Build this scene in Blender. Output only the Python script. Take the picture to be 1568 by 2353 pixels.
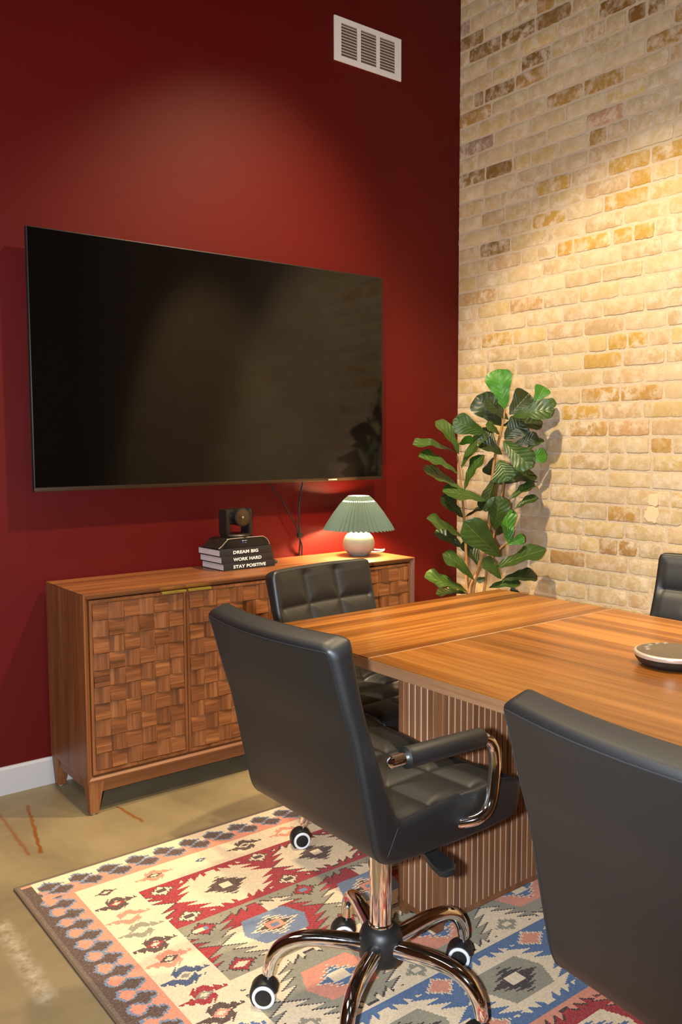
import bpy, bmesh, math, random
import numpy as np
from mathutils import Vector, Matrix
random.seed(7)
PI = math.pi
S = bpy.context.scene
COL = S.collection
for o in list(bpy.data.objects):
    bpy.data.objects.remove(o)

# ------------------------------------------------------------------ camera
F_PX, YAW, PITCH, ROLL = 1979.2, 0.6574, 0.0810, -0.0034
CAM = Vector((-3.2995, -3.2587, 1.3126))
_fwd = Vector((math.sin(YAW)*math.cos(PITCH), math.cos(YAW)*math.cos(PITCH), -math.sin(PITCH)))
_r0 = Vector((math.cos(YAW), -math.sin(YAW), 0)); _u0 = _r0.cross(_fwd)
_right = math.cos(ROLL)*_r0 + math.sin(ROLL)*_u0
_up = -math.sin(ROLL)*_r0 + math.cos(ROLL)*_u0
cd = bpy.data.cameras.new('camera'); cam = bpy.data.objects.new('camera', cd); COL.objects.link(cam)
cd.sensor_fit = 'VERTICAL'; cd.sensor_height = 36; cd.sensor_width = 24; cd.lens = F_PX*36/2353
cd.clip_start = 0.05
m3 = Matrix((_right, _up, -_fwd)).transposed()
cam.matrix_world = Matrix.Translation(CAM) @ m3.to_4x4()
S.camera = cam

# ------------------------------------------------------------------ world and lamps
S.view_settings.view_transform = 'Standard'; S.view_settings.look = 'None'
S.view_settings.exposure = 0.0; S.view_settings.gamma = 1.0; S.view_settings.use_curve_mapping = False
W = bpy.data.worlds.new('World'); S.world = W; W.use_nodes = True
W.node_tree.nodes['Background'].inputs[0].default_value = (0.9, 0.75, 0.55, 1)
W.node_tree.nodes['Background'].inputs[1].default_value = 0.02

def lamp_spot(name, loc, aim, watt, col, angle, blend, size=0.05):
    l = bpy.data.lights.new(name, 'SPOT'); l.energy = watt; l.color = col; l.spot_size = math.radians(angle)
    l.spot_blend = blend; l.shadow_soft_size = size
    o = bpy.data.objects.new(name, l); COL.objects.link(o); o.location = loc
    o.rotation_euler = (Vector(aim)-Vector(loc)).to_track_quat('-Z', 'Y').to_euler()
    return o
WARM = (1.0, 0.80, 0.50)
lamp_spot('ceiling_spot_brick', (-2.2, -1.4, 3.85), (0.0, -1.15, 0.45), 620, WARM, 58, 0.50)
lamp_spot('ceiling_spot_red', (-0.8, -1.5, 3.9), (-1.50, 0.0, 1.02), 560, (1.0, 0.78, 0.46), 57, 1.0)
lamp_spot('ceiling_spot_brick_far', (-2.2, -3.3, 3.85), (0.0, -3.0, 0.6), 520, WARM, 56, 0.5)
lamp_spot('ceiling_spot_table', (-1.3, -2.5, 3.85), (-1.8, -2.25, 0.7), 330, WARM, 60, 0.7)
lamp_spot('ceiling_spot_rug', (-2.2, -0.9, 3.85), (-2.35, -1.4, 0.0), 320, WARM, 60, 0.8)
# the pop-up flash of the camera, left of the lens because the camera is held upright
fl = bpy.data.lights.new('camera_flash', 'SPOT'); fl.energy = 345; fl.color = (0.78, 0.88, 1.0); fl.shadow_soft_size = 0.02
fl.spot_size = math.radians(95); fl.spot_blend = 0.7
flo = bpy.data.objects.new('camera_flash', fl); COL.objects.link(flo)
flo.matrix_world = Matrix.Translation(CAM - 0.10*_right - 0.01*_up + 0.03*_fwd) @ m3.to_4x4()
# added unseen area fill, lifts the brick wall more than the red one
al = bpy.data.lights.new('brick_fill_light', 'AREA'); al.energy = 40; al.color = (1.0, 0.86, 0.72); al.shape = 'RECTANGLE'; al.size = 1.6; al.size_y = 0.9
alo = bpy.data.objects.new('brick_fill_light', al); COL.objects.link(alo); alo.location = (-4.1, -1.5, 3.4); alo.rotation_euler = Vector((1.0, -0.15, -0.30)).to_track_quat('-Z', 'Y').to_euler()

# ------------------------------------------------------------------ helpers
def ray(u, v):
    return _fwd + _right*((u-784)/F_PX) - _up*((v-1176.5)/F_PX)
def onx(u, v, x=0.0):
    a = ray(u, v); return CAM + a*((x-CAM.x)/a.x)
def ony(u, v, y=0.0):
    a = ray(u, v); return CAM + a*((y-CAM.y)/a.y)
def onz(u, v, z=0.0):
    a = ray(u, v); return CAM + a*((z-CAM.z)/a.z)

def srgb(r, g, b):
    f = lambda c: (c/255/12.92) if c/255 <= 0.04045 else ((c/255+0.055)/1.055)**2.4
    return (f(r), f(g), f(b), 1)

class MB:
    def __init__(s): s.v = []; s.f = []; s.mi = []
    def add(s, vs, fs, mi=0):
        b = len(s.v); s.v += [tuple(p) for p in vs]; s.f += [tuple(b+i for i in f) for f in fs]; s.mi += [mi]*len(fs); return s
    def box(s, x0, x1, y0, y1, z0, z1, bev=0.0, mi=0):
        if x0 > x1: x0, x1 = x1, x0
        if y0 > y1: y0, y1 = y1, y0
        if z0 > z1: z0, z1 = z1, z0
        if bev <= 0:
            vs = [(x0,y0,z0),(x1,y0,z0),(x1,y1,z0),(x0,y1,z0),(x0,y0,z1),(x1,y0,z1),(x1,y1,z1),(x0,y1,z1)]
            fs = [(0,3,2,1),(4,5,6,7),(0,1,5,4),(1,2,6,5),(2,3,7,6),(3,0,4,7)]
            return s.add(vs, fs, mi)
        bm = bmesh.new(); bmesh.ops.create_cube(bm, size=1)
        for v in bm.verts:
            v.co = Vector(((x0+x1)/2+v.co.x*(x1-x0), (y0+y1)/2+v.co.y*(y1-y0), (z0+z1)/2+v.co.z*(z1-z0)))
        bev = min(bev, 0.45*min(x1-x0, y1-y0, z1-z0))
        bmesh.ops.bevel(bm, geom=bm.edges[:], offset=bev, segments=2, affect='EDGES', profile=0.6)
        bm.verts.index_update()
        s.add([v.co.copy() for v in bm.verts], [[v.index for v in f.verts] for f in bm.faces], mi); bm.free(); return s
    def tube(s, pts, rad, n=12, caps=True, mi=0):
        P = [Vector(p) for p in pts]; R = rad if isinstance(rad, (list, tuple)) else [rad]*len(P)
        vs = []; fs = []; prev = None
        for i, p in enumerate(P):
            t = (P[min(i+1, len(P)-1)]-P[max(i-1, 0)]).normalized()
            if prev is None:
                a = Vector((0,0,1)) if abs(t.z) < .9 else Vector((1,0,0)); nrm = t.cross(a).normalized()
            else:
                nrm = (prev - t*prev.dot(t)).normalized()
            prev = nrm; b = t.cross(nrm)
            for k in range(n):
                an = 2*PI*k/n; vs.append(p + R[i]*(math.cos(an)*nrm + math.sin(an)*b))
        for i in range(len(P)-1):
            for k in range(n):
                fs.append((i*n+k, i*n+(k+1) % n, (i+1)*n+(k+1) % n, (i+1)*n+k))
        if caps: fs += [tuple(range(n))[::-1], tuple((len(P)-1)*n+k for k in range(n))]
        return s.add(vs, fs, mi)
    def lathe(s, prof, n=32, c=(0,0,0), axis='Z', mi=0):
        vs = []; fs = []
        for r, h in prof:
            for k in range(n):
                a = 2*PI*k/n; x, y, z = r*math.cos(a), r*math.sin(a), h
                if axis == 'X': x, y, z = h, r*math.cos(a), r*math.sin(a)
                if axis == 'Y': x, y, z = r*math.sin(a), h, r*math.cos(a)
                vs.append((c[0]+x, c[1]+y, c[2]+z))
        for i in range(len(prof)-1):
            for k in range(n):
                fs.append((i*n+k, i*n+(k+1) % n, (i+1)*n+(k+1) % n, (i+1)*n+k))
        fs += [tuple(range(n))[::-1], tuple((len(prof)-1)*n+k for k in range(n))]
        return s.add(vs, fs, mi)
    def prism(s, poly, axis, a0, a1, mi=0):
        n = len(poly)
        def pt(p, a):
            return {'X': (a, p[0], p[1]), 'Y': (p[0], a, p[1]), 'Z': (p[0], p[1], a)}[axis]
        vs = [pt(p, a0) for p in poly]+[pt(p, a1) for p in poly]
        fs = [tuple(range(n)), tuple(range(n, 2*n))[::-1]]+[(i, n+i, n+(i+1) % n, (i+1) % n) for i in range(n)]
        return s.add(vs, fs, mi)
    def mesh(s, name, smooth=True, angle=40):
        me = bpy.data.meshes.new(name); me.from_pydata(s.v, [], s.f)
        me.polygons.foreach_set('material_index', s.mi)
        bm = bmesh.new(); bm.from_mesh(me); bmesh.ops.recalc_face_normals(bm, faces=bm.faces[:]); bm.to_mesh(me); bm.free()
        if smooth:
            me.polygons.foreach_set('use_smooth', [True]*len(me.polygons))
            me.set_sharp_from_angle(angle=math.radians(angle))
        me.update(); return me
    def build(s, name, mat, parent=None, smooth=True, angle=40):
        return link(name, s.mesh(name, smooth, angle), mat, parent)

def link(name, me, mat, parent=None):
    o = bpy.data.objects.new(name, me); COL.objects.link(o)
    if mat is not None and not me.materials:
        for m in (mat if isinstance(mat, (list, tuple)) else [mat]): me.materials.append(m)
    if parent is not None: o.parent = parent
    return o
def tag(o, label, cat, group=None, kind=None):
    if label: o['label'] = label
    if cat: o['category'] = cat
    if group: o['group'] = group
    if kind: o['kind'] = kind
    return o
def struct(o):
    o['kind'] = 'structure'; return o
def thing(name, label, cat, loc=(0,0,0), rz=0.0, group=None):
    o = bpy.data.objects.new(name, None); COL.objects.link(o); o.location = loc; o.rotation_euler = (0,0,rz)
    o.empty_display_size = 0.1
    return tag(o, label, cat, group)
def copy_tree(o, parent=None):
    c = o.copy(); COL.objects.link(c); c.parent = parent
    for ch in list(o.children): copy_tree(ch, c)
    return c
def bez(pts, n=8):
    P = [Vector(p) for p in pts]; out = []
    for i in range(len(P)-1):
        p0 = P[max(i-1,0)]; p1 = P[i]; p2 = P[i+1]; p3 = P[min(i+2, len(P)-1)]
        for k in range(n):
            t = k/n
            out.append(0.5*((2*p1)+(p2-p0)*t+(2*p0-5*p1+4*p2-p3)*t*t+(3*p1-p0-3*p2+p3)*t**3))
    out.append(P[-1]); return out

# ------------------------------------------------------------------ materials
class NT:
    def __init__(s, name):
        s.m = bpy.data.materials.new(name); s.m.use_nodes = True; s.t = s.m.node_tree; s.b = s.t.nodes['Principled BSDF']
    def n(s, typ, **kw):
        nd = s.t.nodes.new(typ)
        for k, v in kw.items(): setattr(nd, k, v)
        return nd
    def l(s, a, b): s.t.links.new(a, b)
    def setp(s, **kw):
        for k, v in kw.items(): s.b.inputs[k.replace('_', ' ')].default_value = v
        return s
    def coord(s, kind='Object', scale=(1,1,1), rot=(0,0,0), off=None):
        tc = s.n('ShaderNodeTexCoord'); mp = s.n('ShaderNodeMapping'); mp.inputs['Scale'].default_value = scale; mp.inputs['Rotation'].default_value = rot
        if off is not None:
            ad = s.n('ShaderNodeVectorMath', operation='ADD'); s.l(tc.outputs[kind], ad.inputs[0]); s.l(off, ad.inputs[1]); s.l(ad.outputs[0], mp.inputs[0])
        else: s.l(tc.outputs[kind], mp.inputs[0])
        return mp.outputs[0]
    def noise(s, vec, scale, detail=3, rough=0.55, dist=0.0):
        nd = s.n('ShaderNodeTexNoise'); nd.inputs['Scale'].default_value = scale; nd.inputs['Detail'].default_value = detail
        nd.inputs['Roughness'].default_value = rough; nd.inputs['Distortion'].default_value = dist
        if vec is not None: s.l(vec, nd.inputs['Vector'])
        return nd.outputs['Fac']
    def ramp(s, fac, stops):
        nd = s.n('ShaderNodeValToRGB'); e = nd.color_ramp.elements
        e[0].position, e[0].color = stops[0]; e[1].position, e[1].color = stops[-1]
        for p, c in stops[1:-1]:
            x = e.new(p); x.color = c
        s.l(fac, nd.inputs[0]); return nd.outputs[0]
    def mix(s, fac, a, b, mode='MIX'):
        nd = s.n('ShaderNodeMix', data_type='RGBA', blend_type=mode)
        for sock, val in ((nd.inputs['Factor'], fac), (nd.inputs['A'], a), (nd.inputs['B'], b)):
            if hasattr(val, 'links'): s.l(val, sock)
            else: sock.default_value = val
        return nd.outputs['Result']
    def math(s, op, a, b=0.0, clamp=False):
        nd = s.n('ShaderNodeMath', operation=op); nd.use_clamp = clamp
        for i, val in enumerate((a, b)):
            if hasattr(val, 'links'): s.l(val, nd.inputs[i])
            else: nd.inputs[i].default_value = val
        return nd.outputs[0]
    def bump(s, h, strength=0.2, dist=0.01):
        nd = s.n('ShaderNodeBump'); nd.inputs['Strength'].default_value = strength; nd.inputs['Distance'].default_value = dist
        s.l(h, nd.inputs['Height']); s.l(nd.outputs[0], s.b.inputs['Normal'])

def plain(name, col, rough=0.5, metal=0.0, spec=0.5, **kw):
    t = NT(name); t.setp(Base_Color=col, Roughness=rough, Metallic=metal); t.b.inputs['Specular IOR Level'].default_value = spec
    # a trace of procedural variation in the gloss
    v = t.noise(t.coord(scale=(1,1,1)), 60, 2)
    r = t.math('MULTIPLY_ADD', v, 0.08); t.t.nodes[-1].inputs[2].default_value = max(rough-0.04, 0.0); t.l(r, t.b.inputs['Roughness'])
    for k, v in kw.items(): t.b.inputs[k.replace('_', ' ')].default_value = v
    return t.m

def wood(name, dark, mid, light, axis='Z', scale=1.0, rough=0.42, rnd=True, contrast=1.0, strip=None):
    t = NT(name)
    st = {'X': (0.06, 1, 1), 'Y': (1, 0.06, 1), 'Z': (1, 1, 0.06)}[axis]
    off = None
    if rnd:
        oi = t.n('ShaderNodeObjectInfo'); cb = t.n('ShaderNodeCombineXYZ')
        for i in range(3): t.l(t.math('MULTIPLY', oi.outputs['Random'], 17.0+11*i), cb.inputs[i])
        off = cb.outputs[0]
    vec = t.coord('Object', tuple(c*scale for c in st), off=off)
    n1 = t.noise(vec, 16, 4, 0.6, 0.6)
    st2 = {'X': (0.022, 1, 1), 'Y': (1, 0.022, 1), 'Z': (1, 1, 0.022)}[axis]
    vec2 = t.coord('Object', tuple(c*scale for c in st2), off=off); n2 = t.noise(vec2, 150, 4, 0.7, 0.15); n3 = t.noise(vec2, 46, 3, 0.6, 0.3)
    f = t.math('ADD', t.math('MULTIPLY', n1, 0.46), t.math('ADD', t.math('MULTIPLY', n2, 0.26), t.math('MULTIPLY', n3, 0.28)))
    f = t.math('ADD', t.math('MULTIPLY', t.math('SUBTRACT', f, 0.5), 1.35), 0.5)
    if strip:
        v2 = t.coord('Object', (1,1,1)); sx = t.n('ShaderNodeSeparateXYZ'); t.l(v2, sx.inputs[0])
        cell = t.math('FLOOR', t.math('MULTIPLY', sx.outputs[strip[0]], strip[1]))
        wn = t.n('ShaderNodeTexWhiteNoise', noise_dimensions='1D'); t.l(cell, wn.inputs['W'])
        f = t.math('ADD', f, t.math('MULTIPLY', t.math('SUBTRACT', wn.outputs['Value'], 0.5), strip[2]))
    c = t.ramp(f, [(0.5-0.22/contrast, dark), (0.5, mid), (0.5+0.2/contrast, light)])
    t.l(c, t.b.inputs['Base Color']); t.setp(Roughness=rough)
    t.bump(n2, 0.05, 0.002); return t.m

# red paint with a fine roller stipple
t = NT('red_wall_paint'); t.setp(Base_Color=srgb(128, 34, 31), Roughness=0.48); t.b.inputs['Specular IOR Level'].default_value = 0.22
vv = t.coord('Object'); t.l(t.mix(t.noise(vv, 3, 3), srgb(92, 12, 9), srgb(87, 11, 8)), t.b.inputs['Base Color'])
t.bump(t.noise(vv, 420, 2), 0.12, 0.002); RED = t.m
# brick and mortar
def brick_mat(name, per_object=True):
    t = NT(name); vv = t.coord('Object'); geo = t.n('ShaderNodeNewGeometry'); pos = geo.outputs['Position']
    if per_object:
        oi = t.n('ShaderNodeObjectInfo'); base = oi.outputs['Color']
    else:
        at = t.n('ShaderNodeAttribute'); at.attribute_name = 'tint'; base = at.outputs['Color']
    c = t.mix(t.math('MULTIPLY', t.noise(pos, 30, 5, 0.7), 1.0, True), base, (0.50, 0.40, 0.28, 1), 'MULTIPLY')
    c = t.mix(0.55, base, c)
    sm = t.ramp(t.noise(pos, 19, 6, 0.70, 0.10), [(0.44, (0,0,0,1)), (0.60, (0.95,0.95,0.95,1))])
    big = t.ramp(t.noise(pos, 3.1, 3, 0.6), [(0.36, (0.18,)*3+(1,)), (0.60, (0.92,)*3+(1,))])
    k = t.math('MULTIPLY', sm, big)
    c = t.mix(k, c, srgb(216, 198, 174))
    speck = t.ramp(t.noise(pos, 140, 2), [(0.70, (0,0,0,1)), (0.76, (1,1,1,1))])
    c = t.mix(t.math('MULTIPLY', speck, 0.35), c, srgb(120, 98, 70))
    t.l(c, t.b.inputs['Base Color']); t.setp(Roughness=0.85); t.b.inputs['Specular IOR Level'].default_value = 0.25
    h = t.math('ADD', t.math('MULTIPLY', t.noise(pos, 45, 5, 0.65), 0.7), t.math('MULTIPLY', t.noise(pos, 190, 3), 0.3))
    t.bump(h, 0.55, 0.005); return t.m
BRICK = brick_mat('buff_brick'); BRICKS = brick_mat('buff_brick_far', False)
t = NT('lime_mortar'); geo = t.n('ShaderNodeNewGeometry'); pos = geo.outputs['Position']
c = t.mix(t.noise(pos, 22, 5, 0.7), srgb(218, 198, 168), srgb(196, 174, 144))
t.l(c, t.b.inputs['Base Color']); t.setp(Roughness=0.9); t.bump(t.noise(pos, 70, 5, 0.7), 0.8, 0.008); MORTAR = t.m
# polished concrete with rust lines and a pale paint smear
t = NT('concrete_floor'); geo = t.n('ShaderNodeNewGeometry'); pos = geo.outputs['Position']
c = t.ramp(t.noise(pos, 2.2, 8, 0.62, 0.5), [(0.3, srgb(114, 98, 72)), (0.5, srgb(134, 117, 86)), (0.7, srgb(150, 132, 98))])
c = t.mix(t.ramp(t.noise(pos, 9, 5, 0.7), [(0.55, (0,0,0,1)), (0.75, (0.5,0.5,0.5,1))]), c, srgb(128, 106, 74))
sp = t.n('ShaderNodeSeparateXYZ'); t.l(pos, sp.inputs[0])
wob = t.math('MULTIPLY', t.math('SUBTRACT', t.noise(pos, 26, 3), 0.5), 0.02)
def seg(a, b, r):
    ax, ay = a; dx, dy = b[0]-a[0], b[1]-a[1]; L2 = dx*dx+dy*dy
    px = t.math('SUBTRACT', sp.outputs[0], ax); py = t.math('SUBTRACT', sp.outputs[1], ay)
    h = t.math('DIVIDE', t.math('ADD', t.math('MULTIPLY', px, dx), t.math('MULTIPLY', py, dy)), L2, True)
    ex = t.math('ADD', t.math('SUBTRACT', px, t.math('MULTIPLY', h, dx)), wob); ey = t.math('SUBTRACT', py, t.math('MULTIPLY', h, dy))
    dd = t.math('SQRT', t.math('ADD', t.math('MULTIPLY', ex, ex), t.math('MULTIPLY', ey, ey)))
    return t.math('SUBTRACT', 1.0, t.math('DIVIDE', dd, r), True)
rust = t.math('MAXIMUM', t.math('MAXIMUM', seg((-2.351,-0.161), (-2.433,-0.549), 0.009), t.math('MULTIPLY', seg((-2.453,-0.176), (-2.469,-0.54), 0.010), 0.55)), t.math('MULTIPLY', seg((-2.097,-0.372), (-2.078,-0.538), 0.010), 0.7))
c = t.mix(t.math('MULTIPLY', rust, 1.5, True), c, srgb(122, 70, 14))
sm = t.math('MULTIPLY', seg((-2.66,-0.90), (-2.668,-1.29), 0.035), t.ramp(t.noise(pos, 30, 5, 0.7), [(0.38, (0,0,0,1)), (0.6, (1,1,1,1))]))
c = t.mix(t.math('MULTIPLY', sm, 0.7, True), c, srgb(190, 175, 150))
t.l(c, t.b.inputs['Base Color']); t.setp(Roughness=0.42); t.bump(t.noise(pos, 35, 5, 0.6), 0.06, 0.01); FLOOR = t.m

WHITEPAINT = plain('pale_baseboard_paint', srgb(196, 190, 186), 0.5)
PLASTER = plain('warm_plaster_paint', srgb(120, 84, 62), 0.7)
DARKCEIL = plain('dark_ceiling_paint', srgb(62, 54, 48), 0.8)
VENTW = plain('white_enamel', srgb(240, 234, 228), 0.4)
VENTD = plain('vent_dark_metal', srgb(120, 105, 82), 0.5)
WALN = (srgb(84, 46, 22), srgb(122, 72, 38), srgb(150, 95, 54))
CAB = wood('walnut_veneer_vertical', *WALN, axis='Z', rnd=False)
CABX = wood('walnut_veneer_long', *WALN, axis='X', rnd=False)
TILE = wood('walnut_tile', srgb(76, 42, 20), srgb(120, 70, 36), srgb(158, 100, 56), axis='X', scale=1.5, contrast=1.2)
TOPW = (srgb(94, 54, 18), srgb(134, 82, 33), srgb(164, 108, 49))
TOPX = wood('table_veneer_across', *TOPW, axis='X', rnd=False, rough=0.30, strip=(1, 17.0, 0.26))
TOPY = wood('table_veneer_along', *TOPW, axis='Y', rnd=False, rough=0.30, strip=(0, 17.0, 0.26))
TEDGE = wood('table_edge_band', srgb(108, 74, 48), srgb(134, 96, 66), srgb(152, 114, 82), axis='Y', rnd=False)
SLAT = wood('walnut_slat', srgb(86, 52, 30), srgb(116, 74, 46), srgb(136, 92, 60), axis='Z', contrast=1.1)
GROOVE = plain('pale_groove_board', srgb(196, 172, 150), 0.6)
BRASS = plain('brass', srgb(214, 190, 90), 0.38, 0.85)
CHROME = plain('chrome', (0.86, 0.84, 0.82, 1), 0.07, 1.0)
BLACKPL = plain('black_plastic', srgb(26, 25, 25), 0.45)
t = NT('black_leatherette'); vv = t.coord('Object'); t.setp(Base_Color=srgb(13, 12, 12), Roughness=0.50); t.b.inputs['Specular IOR Level'].default_value = 0.78
vo = t.n('ShaderNodeTexVoronoi'); vo.inputs['Scale'].default_value = 900; t.l(vv, vo.inputs['Vector'])
t.bump(t.math('ADD', vo.outputs['Distance'], t.math('MULTIPLY', t.noise(vv, 18, 3), 1.5)), 0.10, 0.001); LEATHER = t.m
THREAD = plain('seam_thread', srgb(24, 23, 24), 0.7)
RUBBERW = plain('white_tread', srgb(225, 225, 228), 0.4)
t = NT('tv_screen_glass'); t.setp(Base_Color=(0.0025, 0.002, 0.002, 1), Roughness=0.14); t.b.inputs['Specular IOR Level'].default_value = 0.40
vv = t.coord('Object'); t.l(t.math('ADD', t.math('MULTIPLY', t.noise(vv, 2), 0.02), 0.075), t.b.inputs['Roughness']); SCREEN = t.m
BRONZE = plain('tv_bronze_trim', srgb(80, 62, 46), 0.35, 0.8)
PAPER = plain('book_pages', srgb(205, 192, 188), 0.8)
BOOKC = plain('black_book_cloth', srgb(32, 29, 27), 0.6)
PRINT = plain('white_print', srgb(235, 228, 222), 0.6)
CAMBLK = plain('camera_black', srgb(30, 27, 25), 0.38)
SILVER = plain('silver_trim', srgb(205, 190, 175), 0.3, 0.6)
LENS = plain('lens_glass', srgb(70, 52, 36), 0.12, 0.3)
def emit(name, col, s):
    t = NT(name); t.setp(Base_Color=col, Emission_Color=col, Emission_Strength=s); return t.m
LED = emit('blue_status_light', (0.08, 0.25, 1.0, 1), 3.0)
BULB = emit('lit_bulb', (1.0, 0.66, 0.32, 1), 1700.0)
CERAM = plain('matte_ceramic', srgb(140, 140, 134), 0.6)
t = NT('pleated_shade_cloth'); vv = t.coord('Object'); tr = t.n('ShaderNodeBsdfTranslucent'); mx = t.n('ShaderNodeMixShader')
cc = t.mix(t.noise(vv, 240, 2), srgb(62, 80, 74), srgb(84, 100, 92)); t.l(cc, t.b.inputs['Base Color']); t.l(cc, tr.inputs['Color']); t.setp(Roughness=0.9)
mx.inputs[0].default_value = 0.012; t.l(t.b.outputs[0], mx.inputs[1]); t.l(tr.outputs[0], mx.inputs[2]); t.l(mx.outputs[0], t.t.nodes['Material Output'].inputs[0]); SHADE = t.m
WCORD = plain('white_cord', srgb(220, 205, 180), 0.5)
def leafmat(name, dark, lite, vein):
    t = NT(name); uv = t.n('ShaderNodeUVMap'); sx = t.n('ShaderNodeSeparateXYZ'); t.l(uv.outputs[0], sx.inputs[0])
    av = t.math('ABSOLUTE', t.math('SUBTRACT', sx.outputs[1], 0.5))
    ph = t.math('SUBTRACT', t.math('MULTIPLY', sx.outputs[0], 7.0), t.math('MULTIPLY', av, 4.0))
    w = t.math('ABSOLUTE', t.math('SUBTRACT', t.math('FRACT', ph), 0.5))
    side = t.math('SUBTRACT', 1.0, t.math('DIVIDE', w, 0.07), True)
    mid = t.math('SUBTRACT', 1.0, t.math('DIVIDE', av, 0.025), True)
    k = t.math('MAXIMUM', t.math('MULTIPLY', side, 0.16), t.math('MULTIPLY', mid, 0.75))
    c = t.mix(t.noise(t.coord('Object'), 22, 3), dark, lite); c = t.mix(t.math('MULTIPLY', k, 0.7), c, vein)
    t.l(c, t.b.inputs['Base Color']); t.setp(Roughness=0.40); t.b.inputs['Specular IOR Level'].default_value = 0.55
    t.bump(t.math('ADD', t.math('SUBTRACT', t.math('SMOOTH_MIN', w, 0.3), t.math('MULTIPLY', mid, 0.2)), t.math('MULTIPLY', t.noise(t.coord('Object'), 26, 1), 0.45)), 0.55, 0.008); return t.m
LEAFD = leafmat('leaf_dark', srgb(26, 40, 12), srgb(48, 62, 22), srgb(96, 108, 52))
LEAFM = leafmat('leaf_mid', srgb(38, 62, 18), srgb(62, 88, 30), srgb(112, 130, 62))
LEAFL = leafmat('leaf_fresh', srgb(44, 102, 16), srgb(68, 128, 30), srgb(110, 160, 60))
BARK = plain('stem_bark', srgb(150, 108, 62), 0.7)
POTM = plain('dark_woven_pot', srgb(70, 58, 46), 0.8)
SOIL = plain('dark_soil', srgb(46, 36, 28), 0.95)

# ------------------------------------------------------------------ room shell
XL, YF, ZC = -4.6, -5.2, 4.1
b = MB(); b.box(XL, 0.15, YF, 0.15, -0.12, 0.0); struct(b.build('floor', FLOOR, smooth=False))
b = MB(); b.box(XL, 0.0005, 0.0, 0.15, 0.0, ZC); struct(b.build('wall_back', RED, smooth=False))
b = MB(); b.box(XL-0.12, XL, YF, 0.15, 0.0, ZC); struct(b.build('wall_left', PLASTER, smooth=False))
b = MB(); b.box(XL-0.12, 0.15, YF-0.12, YF, 0.0, ZC); struct(b.build('wall_front', PLASTER, smooth=False))
b = MB(); b.box(XL-0.12, 0.15, YF-0.12, 0.15, ZC, ZC+0.1); struct(b.build('ceiling', DARKCEIL, smooth=False))
b = MB(); b.prism([(0.0, 0.0), (-0.013, 0.0), (-0.013, 0.096), (-0.008, 0.105), (0.0, 0.105)], 'X', XL, -0.003)
struct(b.build('baseboard_back', WHITEPAINT, smooth=False))
wr = MB(); wr.box(0.0010, 0.15, YF, 0.0, 0.0, ZC)
WR = struct(wr.build('wall_right', MORTAR, smooth=False))

# brick courses: joints read off the photograph, then carried on regularly
PITCH_Z, Z0 = 0.07553, 0.576
c1 = lambda x, y: (1040+x/5.882, y/5.882)
c2 = lambda x, y: (1304+x/5.882, y/5.882)
c3 = lambda x, y: (1040+x/5.882, 400+y/5.882)
c4 = lambda x, y: (1304+x/5.882, 400+y/5.882)
c5 = lambda x, y: (1304+x/5.882, 800+y/5.882)
c6 = lambda x, y: (1204+x/4.308, 1100+y/4.308)
JO = [(c5, [(750,110),(215,180),(1330,60),(465,370),(1060,310),(180,620),(715,580),(1310,540),(460,840),(1020,790),(30,1050),(550,1050),(1125,1040),
            (160,1270),(545,1280),(790,1290),(1120,1260),(1430,1250),(40,1480),(570,1510),(1150,1500),(40,1750),(555,1750),(1140,1760),(245,1990),(790,1990),(1400,2010),(60,2180),(545,2190),(1000,2190)]),
      (c6, [(310,440),(590,470),(1000,500),(1415,540),(545,620),(740,640),(935,670),(1130,690),(1370,690),(610,790),(1035,830),(70,880),(430,940),(840,980),(130,1070),(620,1130),(1030,1170)]),
      (c4, [(55,90),(235,260),(830,110),(495,410),(1110,240),(235,720),(760,580),(1370,400),(80,980),(610,860),(895,780),(1190,700),(1460,640),(160,1180),(720,1050),(1300,920),(470,1340),(1030,1220),
            (160,1610),(720,1520),(1330,1400),(480,1780),(1060,1690),(225,2040),(780,1950),(1355,1880),(285,2270),(545,2250),(815,2220),(1100,2170),(1400,2130)]),
      (c3, [(195,130),(420,240),(860,120),(650,340),(1100,240),(430,490),(1060,440),(1300,370),(390,650),(200,920),(610,810),(1075,690),(370,1080),(790,960),(1280,840),(470,1260),(930,1130),(1150,1080),(1415,1000),
            (320,1490),(750,1370),(1215,1290),(185,1690),(600,1620),(1045,1540),(345,1890),(775,1800),(1230,1710),(125,2110),(550,2010),(1000,1930),(390,2260),(820,2190),(1275,2120)]),
      (c2, [(60,120),(425,150),(940,30),(1340,20),(520,370),(810,230),(1080,130),(230,480),(860,480),(500,840),(1060,600),(220,1220),(770,980),(1390,700),(520,1370),(1080,1120),(250,1650),(780,1440),(1400,1290),
            (290,1900),(540,1790),(840,1680),(1170,1560),(1500,1440),(830,1930),(1450,1800),(550,2280),(1130,2120)]),
      (c1, [(490,70),(840,100),(250,400),(690,150),(430,500),(880,270),(225,830),(660,600),(1120,370),(450,940),(1420,430),(540,1070),(290,1420),(430,1330),(850,1150),(1300,930),(530,1530),(1020,1340),
            (350,1800),(770,1620),(1260,1450),(560,1950),(830,2000),(1280,1880),(340,2200),(820,2200),(1060,2130)])]
joints = {}
for fn, pts in JO:
    for p in pts:
        q = onx(*fn(*p)); k = math.floor((q.z-Z0)/PITCH_Z); joints.setdefault(k, []).append(q.y)
golden = {}
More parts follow.
